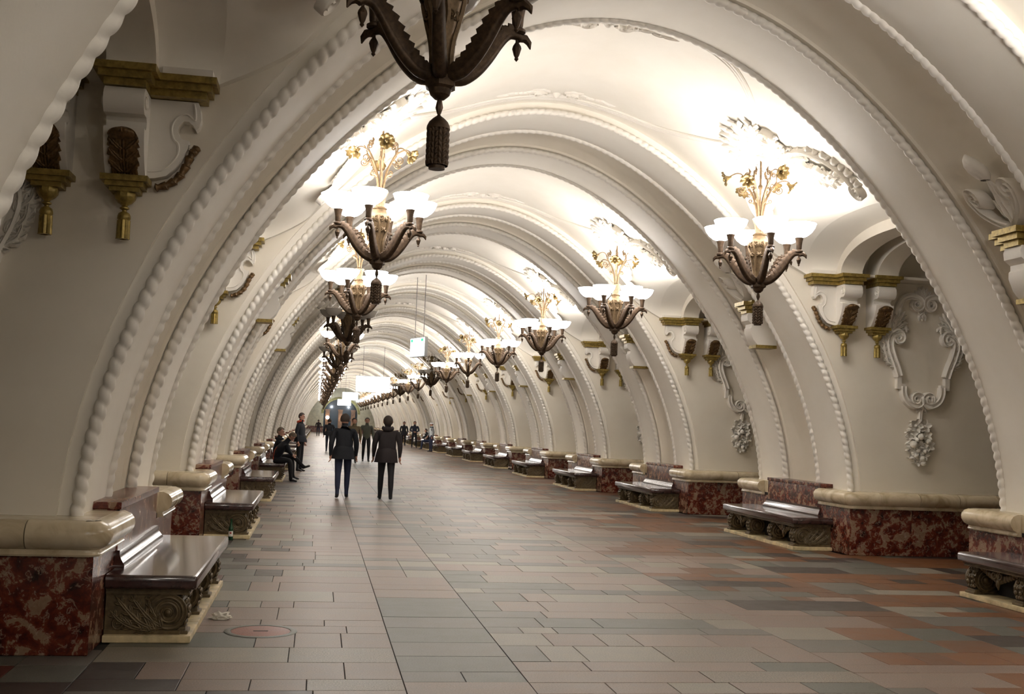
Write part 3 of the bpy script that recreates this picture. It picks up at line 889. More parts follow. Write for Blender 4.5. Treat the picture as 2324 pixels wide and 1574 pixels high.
# ------------------------------------------------------------------ cartouches on the pylon flanks
def make_cartouche(sg):
    U0, Z0, K = 5.72, 2.0, 1/515.0
    f = lambda u, z, h: (sg*u, -h, z)
    root = empty('plaster_cartouche')
    def c(x, y): return ((x-440)*K, 2.14-Z0+(1045-y)*K)
    mb = MB(f)
    for e in (-1, 1):
        q = lambda L: [(e*abs(u) if u <= 0 else -e*u, v) for u, v in (c(x, y) for x, y in L)]
        def spir(cx, cy, r, a0, turns, n=22):
            return [(cx+r*(1-.78*k/n)*cos(a0+2*pi*turns*k/n), cy+r*(1-.78*k/n)*sin(a0+2*pi*turns*k/n)) for k in range(n+1)]
        top = [(215, 350), (235, 285), (275, 225), (330, 203), (385, 210)]
        p1 = q(smooth_path(top, 4)+spir(382, 262, 50, -pi/2, .0, 1)[:0]+spir(382, 262, 52, -pi/2+.2, 1.35))
        scroll2(mb, p1, [.10]*(len(p1)-23)+[.10-.055*k/22 for k in range(23)], .09)
        mid = [(246, 815), (222, 740), (188, 660), (168, 580), (178, 520), (215, 490)]
        p2 = q(smooth_path(mid, 4)+spir(235, 525, 42, -pi*.6, 1.35))
        scroll2(mb, p2, [.12]*(len(p2)-23)+[.12-.07*k/22 for k in range(23)], .095)
        blk = q([(226, 820), (226, 910), (262, 910), (262, 820)]); 
        mb.prism(blk, 0, .075); blk = q([(262, 870), (262, 905), (298, 905), (298, 870)]); mb.prism(blk, 0, .07)
        low = [(282, 890), (283, 940), (300, 985), (335, 1020), (375, 1035)]
        p3 = q(smooth_path(low, 4)+spir(388, 985, 50, pi/2-.2, -1.4))
        scroll2(mb, p3, [.10]*(len(p3)-23)+[.10-.055*k/22 for k in range(23)], .095)
    mb.build('scroll_frame', RELIEF, root)
    mb = MB(f)
    for e in (-1, 1):
        q = lambda L: [(e*abs(u) if u <= 0 else -e*u, v) for u, v in (c(x, y) for x, y in L)]
        for L, W in (([(170, 520), (165, 440), (180, 370), (190, 320)], .07), ([(180, 500), (215, 420), (250, 370), (285, 320)], .075), ([(200, 480), (250, 440), (290, 430), (300, 480)], .06), ([(150, 540), (130, 480), (135, 400)], .05), ([(160, 600), (110, 560), (95, 500)], .05), ([(185, 680), (130, 640), (115, 570)], .05), ([(210, 740), (150, 700), (130, 640)], .045), ([(190, 480), (225, 360), (265, 310)], .05)):
            acanthus(mb, q(L), W*1.25, .085, pairs=4)
    mb.build('acanthus_leaves', RELIEF, root, sharp=75)
    mb = MB(f)
    for a in (-.9, -.45, 0, .45, .9):
        u0, v0 = c(440, 215); leaf2(mb, [(u0, v0), (u0+.10*sin(a), v0+.10*cos(a)), (u0+.17*sin(a), v0+.19*cos(a))], .045, .09, 3)
    for k, (y0, y1, wd) in enumerate(((230, 290, .07), (280, 340, .06), (320, 385, .05))):
        for o in (-1, 0, 1):
            a = c(440, y0); b = c(440+o*25, y1); leaf2(mb, [a, ((a[0]+b[0])/2+o*.02, (a[1]+b[1])/2), b], wd*.6, .06, 3)
    mb.build('shell_crest', RELIEF, root, sharp=75)
    mb = MB(f)
    for a in (-1.1, -.6, 0, .6, 1.1):
        u0, v0 = c(440, 1035); leaf2(mb, [(u0, v0+.05), (u0+.07*sin(a), v0-.04*cos(a)), (u0+.13*sin(a), v0-.12*cos(a))], .04, .08, 3)
    for o in (-.03, .03): leaf2(mb, [c(440, 950), (o, c(440, 1000)[1]), c(440, 1045)], .03, .09, 3)
    mb.build('leaf_clasp', RELIEF, root, sharp=75)
    mb = MB(f); r = random.Random(5)
    x0 = c(425, 1100); scroll2(mb, [c(430, 1065), c(427, 1100), c(424, 1150)], .05, .06)
    for x, y, s in ((395, 1185, 48), (465, 1185, 45), (360, 1250, 42), (440, 1350, 50), (370, 1390, 46), (500, 1330, 40), (455, 1400, 42), (410, 1450, 34), (480, 1260, 38)):
        u, v = c(x-5, y); flower2(mb, u, v, s*K*1.15, .085, n=5, rot=r.random()*2)
    for x, y, s in ((430, 1265, 24), (370, 1325, 27), (490, 1300, 22), (440, 1430, 22), (450, 1465, 18), (390, 1410, 18), (400, 1290, 16), (465, 1375, 16), (410, 1370, 15)):
        u, v = c(x-5, y); mb.ball((u, v, .075), s*K*1.1, 10)
    for k in range(22):
        t = k/22; y = 1180+290*t; wd = 95*sin(pi*(.22+.66*t)); e = 1 if k % 2 else -1
        a = c(425+e*wd*.45, y); b = c(425+e*(wd+18), y+(r.random()-.6)*50)
        leaf2(mb, [a, ((a[0]+b[0])/2, (a[1]+b[1])/2+.012), b], .035, .05, 3)
    for k in range(26):
        y = 1350+90*r.random(); x = 425+(r.random()-.5)*120; u, v = c(x, y); mb.ball((u, v, .05), .016, 6)
    mb.build('fruit_drop', RELIEF, root, sharp=75)
    return root, (sg*U0, 0, Z0)
for sg, idx in ((1, (1, 2, 3)), (-1, (0,))):
    proto, off = make_cartouche(sg); first = True
    for i in idx:
        o = proto if first else copy_tree(proto); first = False
        o.location = (off[0], YC0+PER*i-FLK, off[2])
        tag(o, f'white plaster cartouche with fruit drop on the flank of the {ORD[i]} {side_word(sg)} pylon', 'cartouche', 'plaster cartouches on the pylon flanks')

# ------------------------------------------------------------------ plaster reliefs of each vault bay
S0 = 2.66
for k in range(400):
    if arc(k*.01)[0] > 2.42: S0 = k*.01; break
def fweb(s, v, h): return vp(s, v, webh(min(abs(v), BHW))+.004-h)
def make_rosette(sg):
    mb = MB(lambda a, b, c: fweb(sg*(S0+a), b, c)); n = 28
    for r0, r1, H in ((.30, .24, .05), (.22, .17, .075), (.15, .0, .10)):
        rows = [[(r*1.25*cos(2*pi*k/n), r*sin(2*pi*k/n), hh) for k in range(n)] for r, hh in ((r0, 0), (r0-.012, H), (r1+.012 if r1 else .06, H), (max(r1, .001), H*.6))]
        mb.grid(rows, close_v=True)
    for k in range(20):
        a = 2*pi*k/20; mb.ball((.245*cos(a), .195*sin(a), .055), .02, 6)
    me = mb.mesh('rosette', RELIEF)
    mb = MB(lambda a, b, c: fweb(sg*(S0+a), b, c))
    for e in (-1, 1):
        for L, W in (([(-.22, e*.05), (-.45, e*.10), (-.70, e*.22)], .13), ([(-.18, e*.15), (-.38, e*.30), (-.55, e*.48)], .13), ([(-.08, e*.22), (-.15, e*.42), (-.30, e*.62)], .12), ([(.05, e*.24), (.05, e*.45), (-.08, e*.64)], .12)):
            acanthus(mb, L, W*1.15, .10, pairs=5)
        sp = spiral(-.30, e*.50, .12, .03, 0, e*1.4, 24); scroll2(mb, sp, .05, .09)
        # wing of leaves and scrolls running down beside the lunette
        for L, W in (([(.10, e*.25), (.22, e*.42), (.30, e*.62)], .12), ([(.12, e*.42), (.30, e*.60), (.36, e*.82)], .13), ([(.22, e*.62), (.42, e*.78), (.46, e*1.0)], .13), ([(.05, e*.45), (.10, e*.66), (.14, e*.86)], .10), ([(.36, e*.84), (.54, e*.98), (.56, e*1.18)], .11)):
            acanthus(mb, L, W*1.15, .11, pairs=5)
        p = smooth_path([(.0, e*.55), (.10, e*.92), (.28, e*1.16), (.50, e*1.30), (.72, e*1.32)], 5)
        scroll2(mb, p+[(.72+.10-.10*cos(a)*(1-.6*k/20), e*1.32-e*.10*sin(a)*(1-.6*k/20)) for k, a in ((k, 2*pi*1.2*k/20) for k in range(1, 21))], .07, .08)
        for k in range(12):
            t = k/11; q = p[min(len(p)-1, int(t*(len(p)-1)))]
            dome2(mb, q[0]+.02, q[1]+e*.06, .05+.02*(k % 2), .06, 20, petals=4+k % 2)
        for k in range(5): dome2(mb, .18+.09*k, e*(.50+.13*k), .085, .11, 20, petals=5)
    return me, mb.mesh('leaf_relief', RELIEF, 75)
def make_ribbon(sg):
    mb = MB(lambda a, b, c: fweb(sg*a, b, c))
    p0 = smooth_path([(.0, 1.60), (.8, 1.585), (1.45, 1.42), (2.0, .85), (S0-.42, .32)], 8)
    for e in (-1, 1):
        for off in (-.055, 0, .055):
            mb.tube([(a, e*(b+off), .012) for a, b in p0], .022, 6, up=(0, 0, 1))
    return mb.mesh('ribbon_molding', RELIEF)
def make_key():
    mb = MB(lambda a, b, c: fweb(a, b, c))
    for a in (-1.2, -.7, -.25, .25, .7, 1.2):
        leaf2(mb, [(0, -.10), (.12*sin(a), -.10+.14*cos(a)), (.19*sin(a), -.10+.24*cos(a))], .05, .09, 3)
    dome2(mb, 0, -.12, .06, .10)
    for e in (-1, 1):
        mb.prism([(e*.12, -.06), (e*.36, -.10), (e*.33, .12), (e*.14, .12)], 0, .05)
        sp = spiral(e*.20, -.16, .09, .02, pi/2, -e*1.5, 22); scroll2(mb, sp, .045, .08)
        for k in range(4):
            leaf2(mb, [(e*(.26+.13*k), -.17), (e*(.36+.13*k), -.19+.03*(k % 2)), (e*(.46+.13*k), -.16)], .055-.006*k, .07, 3)
        leaf2(mb, [(e*.1, -.2), (e*.2, -.26), (e*.36, -.27)], .05, .07, 3)
    return mb.mesh('keystone_relief', RELIEF, 75)
ROS = {s: make_rosette(s) for s in (-1, 1)}; RIBB = {s: make_ribbon(s) for s in (-1, 1)}; KEY = make_key()
for b in range(0, 14):
    ym = YC0-PER/2+PER*b
    for sg in (-1, 1):
        r = link('rosette', ROS[sg][0], ceiling, (0, ym, 0)); link('leaf_relief', ROS[sg][1], r)
        link('ribbon_molding', RIBB[sg], ceiling, (0, ym, 0))
    if b: link('keystone_relief', KEY, ceiling, (0, ym+1.58, 0)); link('keystone_relief', KEY, ceiling, (0, ym-1.50, 0), pi)
# ==PART3==

# ------------------------------------------------------------------ chandeliers
def make_chandelier(lit):
    root = empty('chandelier')                          # local origin on the axis, z = world height
    glass = GLASS_ON if lit else GLASS_OFF
    def rot(a): 
        c, s_ = cos(a), sin(a)
        return lambda x, y, z: (x*c-y*s_, x*s_+y*c, z)
    # tassel
    mb = MB(); n = 96; rows = []
    for q in range(61):
        z = 3.055+.215*q/60; row = []
        for k in range(n):
            th = k/n*8; tri = abs((th % 1)-.5)*2
            saw = ((z*30+tri*.8) % 1.0)
            row.append(((.061*(1+.12*sin(pi*saw)-.14*max(0, (tri-.78)/.22)-.10*max(0, (.16-tri)/.16)))*cos(2*pi*k/n), (.061*(1+.12*sin(pi*saw)-.14*max(0, (tri-.78)/.22)-.10*max(0, (.16-tri)/.16)))*sin(2*pi*k/n), z))
        rows.append(row)
    mb.grid(rows, close_v=True)
    mb.lathe([(.05, 3.055), (.048, 3.035), (.001, 3.035)], 20)
    ts = mb.build('tassel', BRONZE, root, sharp=70)
    mb = MB(); mb.lathe([(.062, 3.265), (.070, 3.272), (.068, 3.288), (.055, 3.315), (.035, 3.335), (.012, 3.352), (.008, 3.36)], 20)
    mb.lathe([(.006, 3.35), (.014, 3.37), (.024, 3.40), (.016, 3.44), (.008, 3.455)], 8)
    mb.build('tassel_cap', BRONZE, ts)
    # hub
    mb = MB(); mb.lathe([(.001, 3.445), (.03, 3.45), (.058, 3.475), (.07, 3.51)], 16)
    mb.lathe([(.078, 3.508), (.098, 3.52), (.098, 3.575), (.085, 3.605), (.06, 3.62)], 6)
    mb.build('hub', BRONZE, root, sharp=25)
    # vase with acanthus and openwork scrolls
    mb = MB()
    prof = [(.05, 3.60), (.055, 3.70), (.07, 3.82), (.095, 3.93), (.118, 4.01), (.125, 4.07), (.115, 4.13), (.088, 4.17), (.075, 4.185)]
    mb.lathe(prof, 24, rmod=lambda t, z: 1+.05*cos(2*pi*6*t))
    for k in range(6):
        g = rot(2*pi*k/6+.26)
        mb.fn = g
        mb.tube([(float(np.interp(z, [p[1] for p in prof], [p[0] for p in prof]))+.008, .012*sin(18*z), z) for z in np.linspace(3.62, 4.10, 12)], [.018]*12, 5)
        for e in (-1, 1):
            sp = spiral(0, 0, .035, .01, -pi/2, e*1.4, 14)
            mb.tube([(.128, p[0]+e*.03, 4.06+p[1]) for p in sp], .008, 4, up=(1, 0, 0))
            sp = spiral(0, 0, .028, .008, pi/2, -e*1.4, 12)
            mb.tube([(.10, p[0]+e*.026, 3.93+p[1]) for p in sp], .007, 4, up=(1, 0, 0))
        mb.fn = None
    vase = mb.build('vase', BRONZE_L, root)
    mb = MB(); mb.lathe([(.082, 4.18), (.09, 4.19), (.082, 4.20), (.066, 4.21), (.062, 4.28), (.07, 4.34), (.088, 4.38), (.095, 4.40), (.05, 4.41), (.03, 4.42)], 24, rmod=lambda t, z: 1+.05*cos(2*pi*12*t))
    mb.build('fluted_neck', BRONZE_L, vase)
    # six arms
    P = smooth_path([(.075, 3.585), (.15, 3.60), (.235, 3.665), (.31, 3.755), (.38, 3.86), (.44, 3.925), (.50, 3.935), (.535, 3.915)], 4)
    m = len(P)
    for k in range(6):
        a = 2*pi*k/6; g = rot(a)
        mb = MB(g)
        rad = [.042-.018*i/(m-1) for i in range(m)]
        mb.tube([(p[0], 0, p[1]) for p in P], rad, 12, up=(0, 1, 0))
        # serrated acanthus blades folded up along both sides of the arm
        for e in (-1, 1):
            rows = []
            N2 = 44
            for i in range(N2+1):
                t = .02+.80*i/N2; f = t*(m-1); i0 = int(f); fr = f-i0; i1 = min(m-1, i0+1)
                x = P[i0][0]*(1-fr)+P[i1][0]*fr; z = P[i0][1]*(1-fr)+P[i1][1]*fr
                dx, dz = P[i1][0]-P[i0][0], P[i1][1]-P[i0][1]; l = sqrt(dx*dx+dz*dz) or 1; dx /= l; dz /= l
                nx, nz = -dz, dx
                saw = (i % 4)/4; R = .042-.018*t; H = (.032+.040*sin(pi*min(1, t*1.1)))*(1.0-.45*saw)
                b0 = (x, e*R*.95, z); b1 = (x+nx*(R*.6+H*.7)-dx*H*.1, e*(R*1.15), z+nz*(R*.6+H*.7)-dz*H*.1)
                b2 = (x+nx*(R*.6+H), e*(R*.75), z+nz*(R*.6+H)); b3 = (x+nx*R*.6, e*R*.25, z+nz*R*.6)
                rows.append([b0, b1, b2, b3])
            mb.grid(rows)
        # leaf hook at the tip
        mb.tube([(.52, 0, 3.925), (.56, 0, 3.93), (.59, 0, 3.905), (.60, 0, 3.87)], [.026, .028, .02, .004], 6, up=(0, 1, 0))
        arm = mb.build('arm', BRONZE, root, sharp=50)
        mb = MB(g); mb.fn = (lambda gg: (lambda x, y, z: gg(x+.505, y, z)))(g)
        mb.lathe([(.03, 3.945), (.05, 3.955), (.05, 3.972), (.03, 3.985), (.034, 4.0), (.037, 4.05), (.043, 4.09), (.052, 4.125), (.056, 4.135), (.04, 4.14)], 16)
        mb.build('candle_cup', BRONZE, arm)
        mb = MB(); mb.fn = (lambda gg: (lambda x, y, z: gg(x+.505, y, z)))(g)
        mb.lathe([(.010, 3.93), (.010, 3.895), (.026, 3.87), (.030, 3.855), (.018, 3.815), (.010, 3.80), (.014, 3.79), (.001, 3.775)], 8)
        mb.build('pendant', BRONZE, arm, sharp=20)
        mb = MB(); mb.fn = (lambda gg: (lambda x, y, z: gg(x+.505, y, z)))(g)
        inn = []
        pr = [(.035, 4.135), (.10, 4.16), (.155, 4.205), (.19, 4.255), (.208, 4.305), (.213, 4.312), (.208, 4.315), (.187, 4.265), (.15, 4.215), (.095, 4.172), (.03, 4.15)]
        mb.lathe(pr, 24, cap=False)
        mb.build('glass_bowl', glass, arm, sharp=0)
    # bouquet of stems and trumpet flowers
    for k in range(6):
        a = 2*pi*k/6+.35; g = rot(a); up = (k % 2 == 0)
        S = smooth_path([(.025, 4.40), (.05, 4.55), (.085, 4.68), (.15, 4.80), (.205, 4.88)] if True else [], 4)
        mb = MB(g)
        mb.tube([(p[0], 0, p[1]) for p in S], [.015]*len(S), 6, up=(0, 1, 0))
        tip = (.205, 4.88)
        hi = 4.97 if up else 4.88; ro = .42 if up else .37
        S2 = smooth_path([(.19, 4.86), (.235, hi+.0), (.30, hi+.02), (.36, hi-.005), (ro, hi-.045)], 3)
        mb.tube([(p[0], 0, p[1]) for p in S2], .009, 5, up=(0, 1, 0))
        sp = spiral(.235, 4.775, .055, .014, pi, 1.5, 18); mb.tube([(p[0], 0, p[1]) for p in [(.13, 4.77)]+[(.235-.055+.0, 4.775)]+sp], .008, 5, up=(0, 1, 0))
        sp = spiral(.165, 5.0-.03, .035, .01, 0, 1.4, 14); mb.tube([(p[0], 0, p[1]) for p in [(.20, 4.87), (.2, 4.93)]+sp], .008, 5, up=(0, 1, 0))
        mb.tube([(.15, 0, 4.97), (.135, 0, 5.02), (.155, 0, 5.06)], [.012, .016, .003], 5, up=(0, 1, 0))
        sp = spiral(.12, 4.63, .028, .008, -pi/2-.6, 1.2, 12); mb.tube([(p[0], 0, p[1]) for p in [(.065, 4.58), (.09, 4.60)]+sp], .008, 5, up=(0, 1, 0))
        st = mb.build('stem', BRONZE_L, root)
        mb = MB(g); ax = Vector((.93, 0, -.30)) if up else Vector((.80, 0, -.60)); o = Vector((ro-.005, 0, hi-.04)); ax.normalize()
        e1 = Vector((0, 1, 0)); e2 = ax.cross(e1); rows = []
        for r, t in ((.012, -.04), (.02, -.01), (.032, .02), (.060, .045), (.080, .052), (.092, .048)):
            rows.append([tuple(o+ax*(t+(.010*cos(8*2*pi*q/32) if r > .05 else 0))+(e1*cos(2*pi*q/32)+e2*sin(2*pi*q/32))*(r*(1+(.14*(abs(cos(4*2*pi*q/32))**.5-.6) if r > .04 else 0)))) for q in range(32)])
        mb.grid(rows, close_v=True)
        rows2 = [[tuple(Vector(p)-ax*.006) for p in rr] for rr in rows]; mb.grid(rows2, close_v=True)
        mb.ball(tuple(o+ax*.05), .016, 8, sz=1.2)
        mb.build('trumpet_flower', FLOWERM, st, sharp=0)
    mb = MB(); mb.lathe([(.014, 4.40), (.014, 4.78), (.03, 4.80), (.03, 4.83), (.014, 4.85), (.014, 5.16), (.05, 5.20), (.06, 5.22), (.06, 5.30)], 12)
    mb.build('suspension_rod', BRONZE_L, root)
    return root
CH_ON, CH_OFF = make_chandelier(True), make_chandelier(False)
CHX = 2.42
UNLIT = {(-1, 0), (-1, 3), (-1, 5), (1, 7), (1, 10)}
used_on = used_off = False; flat = {}
bulb = bpy.data.lights.new('bowl_bulb', 'POINT'); bulb.energy = LAMP_W; bulb.color = LAMP_COL; bulb.shadow_soft_size = 0.05
clus = bpy.data.lights.new('bowl_cluster', 'POINT'); clus.energy = LAMP_W*6; clus.color = LAMP_COL; clus.shadow_soft_size = 0.25
for b in range(0, NP):
    ym = YC0-PER/2+PER*b
    for sg in (-1, 1):
        lit = (sg, b) not in UNLIT
        rz = radians(168 if sg < 0 else 97)+.37*b*sg
        rz = {(-1, 0): radians(20), (-1, 1): radians(13), (1, 1): radians(24), (1, 2): radians(50)}.get((sg, b), rz)
        if b < 9:
            if lit: o = copy_tree(CH_ON) if used_on else CH_ON; used_on = True
            else: o = copy_tree(CH_OFF) if used_off else CH_OFF; used_off = True
        else:
            if lit not in flat:
                bpy.context.view_layer.update(); flat[lit] = flat_tree(CH_ON if lit else CH_OFF, 'chandelier')
            o = link('chandelier', flat[lit])
        if b == 0 and sg > 0: pass
        dz = 0.07 if (b == 0 and sg < 0) else 0.0
        o.location = (CHX*sg, ym, dz); o.rotation_euler = (0, 0, rz)
        st = 'lit' if lit else 'unlit'
        lab = f'{st} bronze chandelier with flower stems, {ORD[b if sg < 0 else max(0, b-1)]} in the {side_word(sg)} row'
        if b == 0 and sg > 0: lab = 'lit bronze chandelier beyond the frame, opposite the unlit nearest left one'
        tag(o, lab, 'chandelier', 'chandeliers in the two rows')
        if lit:
            if b < 4:
                for k in range(6):
                    a = rz+2*pi*k/6; l = bpy.data.objects.new('bowl_bulb', bulb); COL.objects.link(l)
                    l.location = (CHX*sg+.505*cos(a), ym+.505*sin(a), 4.245)
            else:
                l = bpy.data.objects.new('bowl_cluster', clus); COL.objects.link(l); l.location = (CHX*sg, ym, 4.52)
# lit lamps of the bay behind the photographer
bulb2 = bpy.data.lights.new('bowl_cluster_behind', 'POINT'); bulb2.energy = 95; bulb2.color = LAMP_COL; bulb2.shadow_soft_size = 0.45
for sg in (-1, 1):
    for k in (1, 2):
        l = bpy.data.objects.new('bowl_cluster', bulb2); COL.objects.link(l); l.location = (CHX*sg, YC0-PER/2-PER*k, 4.42)

# ------------------------------------------------------------------ far end of the hall
wb = tag(empty('wall_back', (0, 156, 0)), kind='structure')
YE = 0
mb = MB()
arch = [(2.3*cos(pi*k/20), 2.6+2.0*sin(pi*k/20)) for k in range(21)]
outer = [(6.2*cos(pi*k/20), max(0, 2.6+4.6*sin(pi*k/20))) for k in range(21)]
mb.grid([[(a[0], 0, a[1]) for a in arch], [(a[0], 0, a[1]) for a in outer]])
for e in (-1, 1): mb.add([(e*2.3, 0, 0), (e*6.2, 0, 0), (e*6.2, 0, 2.6), (e*2.3, 0, 2.6)], [(0, 1, 2, 3)])
mb.grid([[(a[0], 0, a[1]) for a in [(2.3, 0)]+arch+[(-2.3, 0)]], [(a[0], 3.0, a[1]) for a in [(2.3, 0)]+arch+[(-2.3, 0)]]])
mb.build('end_wall', CREAMT, wb)
mb = MB(); mb.box(-6, -2.3, -.12, .02, 0, .85); mb.box(2.3, 6, -.12, .02, 0, .85); mb.build('dado', MRED, wb)
mb = MB(); mb.box(-2.3, 2.3, 2.9, 3.1, 0, 4.7); mb.build('portal_back', DOORM, wb)
for x in (-1.75, 0.0, 1.75):
    mb = MB(); mb.box(x-.28, x+.28, 2.4, 2.9, 0, 3.0); mb.box(x-.34, x+.34, 2.35, 2.9, 3.0, 3.2); mb.build('pier', BROWNM, wb)
mb = MB()
mb.grid([[(r*cos(pi*k/20), -.06+0*r, 2.6+(2.0/2.3)*r*sin(pi*k/20)) for k in range(21)] for r in (2.3, 2.62)])
mb.grid([[(2.62*cos(pi*k/20), y, 2.6+(2.0/2.3)*2.62*sin(pi*k/20)) for k in range(21)] for y in (-.06, .03)])
mb.build('gilded_arch_band', mat_plain('dim_gold_mosaic', (.25, .22, .08), .5, 0, 9, .5), wb)
for x, y in ((-1.75, 2.2), (.35, 2.2)):
    g = tag(empty('globe_lamp', (x, 156+2.1, 2.05)), 'round white globe lamp on a ' + ('brown pier in the far portal' if x < 0 else 'middle pier of the far portal'), 'lamp', 'globe lamps at the far end')
    mb = MB(); mb.ball((0, 0, 0), .24, 16); mb.build('globe', GLOBE, g)
    mb = MB(); mb.tube([(0, .02, -.2), (0, .1, -.45), (0, .35, -.45)], .03, 6); mb.build('bracket', BROWNM, g)
for sg in (-1, 1):
    l = bpy.data.lights.new('portal_lamp', 'POINT'); l.energy = 60; l.color = (.8, .9, 1); lo = bpy.data.objects.new('portal_lamp', l); COL.objects.link(lo); lo.location = (sg*1.2, 155.0, 3.6)

# ------------------------------------------------------------------ hanging lit signs
def make_sign(L, H, T, ztop, z, lines, label, name='hanging_sign'):
    root = empty(name)
    mb = MB(); mb.box(-L/2, L/2, -T/2, T/2, -H/2, H/2, ch=.012); mb.build('sign_case', SIGN_CASE, root)
    for e in (-1, 1):
        mb = MB(); mb.box(-L/2+.03, L/2-.03, min(e*T/2, e*(T/2+.012)), max(e*T/2, e*(T/2+.012)), -H/2+.03, H/2-.03); mb.build('lit_panel', SIGN_ON, root)
    for e in (-1, 1):
        mb = MB(); mb.tube([(e*L*.3, 0, H/2), (e*L*.3, 0, ztop-z)], .012, 6); mb.build('hanging_rod', ROD, root)
    tag(root, label, 'sign', 'lit signs hanging from the vault')
    return root
S = make_sign(1.15, .62, .10, 6.28, 4.02, 0, 'lit white and green exit sign box hung edge-on between the chandelier rows')
S.location = (-.02, 35.3, 4.02); S.rotation_euler = (0, 0, radians(-72))
for x in (-.42, .40):
    mb = MB(); mb.box(x-.09, x+.09, -.068, -.062, .17, .26); mb.build('green_mark', SIGN_GREEN, S)
S2 = make_sign(2.0, .95, .12, 6.2, 3.82, 0, 'largest lit white sign box, facing down the hall under the vault crown')
S2.location = (0.02, 66.0, 3.82)
S3 = make_sign(1.5, .78, .12, 6.2, 3.92, 0, 'smaller lit white sign box, the upper of the two far ones')
S3.location = (-.12, 108.0, 4.0)
S4 = make_sign(1.45, .70, .12, 6.2, 3.6, 0, 'smaller lit white sign box, the lower and farthest one')
S4.location = (-.35, 122.0, 3.62)
S5 = make_sign(.9, .55, .10, 6.25, 5.0, 0, 'slim lit sign box seen edge-on above the far pair')
S5.location = (.55, 104.0, 4.75); S5.rotation_euler = (0, 0, radians(84))

# ------------------------------------------------------------------ small things on the floor
BOTTLE = mat_plain('green_bottle_glass', (0.012, 0.06, 0.022), 0.06, 0, 0, 0, 0, 0.5)
BOTTLE_D = mat_plain('brown_bottle_glass', (0.018, 0.012, 0.009), 0.06, 0, 0, 0, 0, 0.5)
PAPER = mat_plain('white_paper', (0.72, 0.68, 0.60), 0.8)
LABELR = mat_plain('red_print', (0.45, 0.03, 0.02), 0.6)
def make_bottle(mat, loc, label):
    root = tag(empty('glass_bottle', loc), label, 'bottle')
    mb = MB(); mb.lathe([(.001, 0), (.030, .001), (.033, .006), (.033, .145), (.029, .165), (.018, .195), (.0145, .22), (.0135, .262), (.0155, .263), (.0155, .275), (.001, .276)], 20); mb.build('bottle_glass', mat, root)
    mb = MB(); rows = [[(.0336*cos(a), .0336*sin(a), z) for a in np.linspace(-pi*.85, -pi*.15, 14)] for z in (.05, .12)]; mb.grid(rows); lb = mb.build('paper_label', PAPER, root)
    mb = MB(); mb.ball((0, -.0325, .095), .013, 10, sy=.2); mb.build('red_emblem', LABELR, lb)
    return root
make_bottle(BOTTLE, (-4.09, 15.42, 0), 'green glass beer bottle standing before the second bench on the left')
make_bottle(BOTTLE_D, (4.70, 45.0, 0), 'dark glass bottle with pale label by the pylon foot, nearer of two').location = (4.38, 43.4, 0)
make_bottle(BOTTLE_D, (4.9, 45.2, 0), 'dark glass bottle by the pylon foot, nearer the wall of two').location = (4.40, 43.05, 0)
# crumpled paper
bm = bmesh.new(); bmesh.ops.create_icosphere(bm, subdivisions=3, radius=1); r = random.Random(3)
for v in bm.verts:
    k = .65+.6*r.random()*abs(sin(7*v.co.x+3*v.co.y))+.15*r.random()
    v.co = Vector((v.co.x*.085*k, v.co.y*.05*k, max(-.001, .012+v.co.z*.045*k)))
me = bpy.data.meshes.new('paper_scrap'); bm.to_mesh(me); bm.free(); me.materials.append(PAPER)
o = link('paper_scrap', me); o.location = (-3.72, 9.43, .0015); tag(o, 'crumpled white paper lying by the nearest left bench', 'litter')
# ==PART4==

# ------------------------------------------------------------------ people
SKIN = mat_plain('skin', (0.42, 0.22, 0.15), 0.5); HAIRB = mat_plain('dark_brown_hair', (0.03, 0.018, 0.012), 0.7)
HAIRG = mat_plain('grey_brown_hair', (0.13, 0.095, 0.065), 0.75)
CLOTH = {}; LIPS = mat_plain('lips', (0.28, 0.10, 0.08), 0.5)
def cloth(name, c):
    if name not in CLOTH: CLOTH[name] = mat_plain(name, c, 0.85, 0, 60, 0.25, 0.05)
    return CLOTH[name]
BLACK = cloth('black_jacket_cloth', (0.007, 0.008, 0.012)); BLACK2 = cloth('black_trouser_cloth', (0.009, 0.009, 0.011))
NAVY = cloth('navy_cloth', (0.016, 0.018, 0.032)); JEANS = cloth('dark_blue_denim', (0.018, 0.024, 0.055))
DKBROWN = cloth('dark_brown_coat', (0.014, 0.009, 0.010)); TAN = cloth('tan_jacket', (0.13, 0.095, 0.05)); OLIVE = cloth('olive_grey_jacket', (0.075, 0.08, 0.06))
WHITEV = cloth('white_vest', (0.62, 0.66, 0.68)); GREYS = cloth('grey_sleeve', (0.20, 0.21, 0.22)); RED = cloth('red_orange_lining', (0.5, 0.075, 0.035)); SHOE = mat_plain('black_shoe_leather', (0.008, 0.008, 0.009), 0.3)
CAPW = cloth('white_cap', (0.7, 0.7, 0.72)); TEAL = cloth('dark_teal_collar', (0.03, 0.05, 0.055))
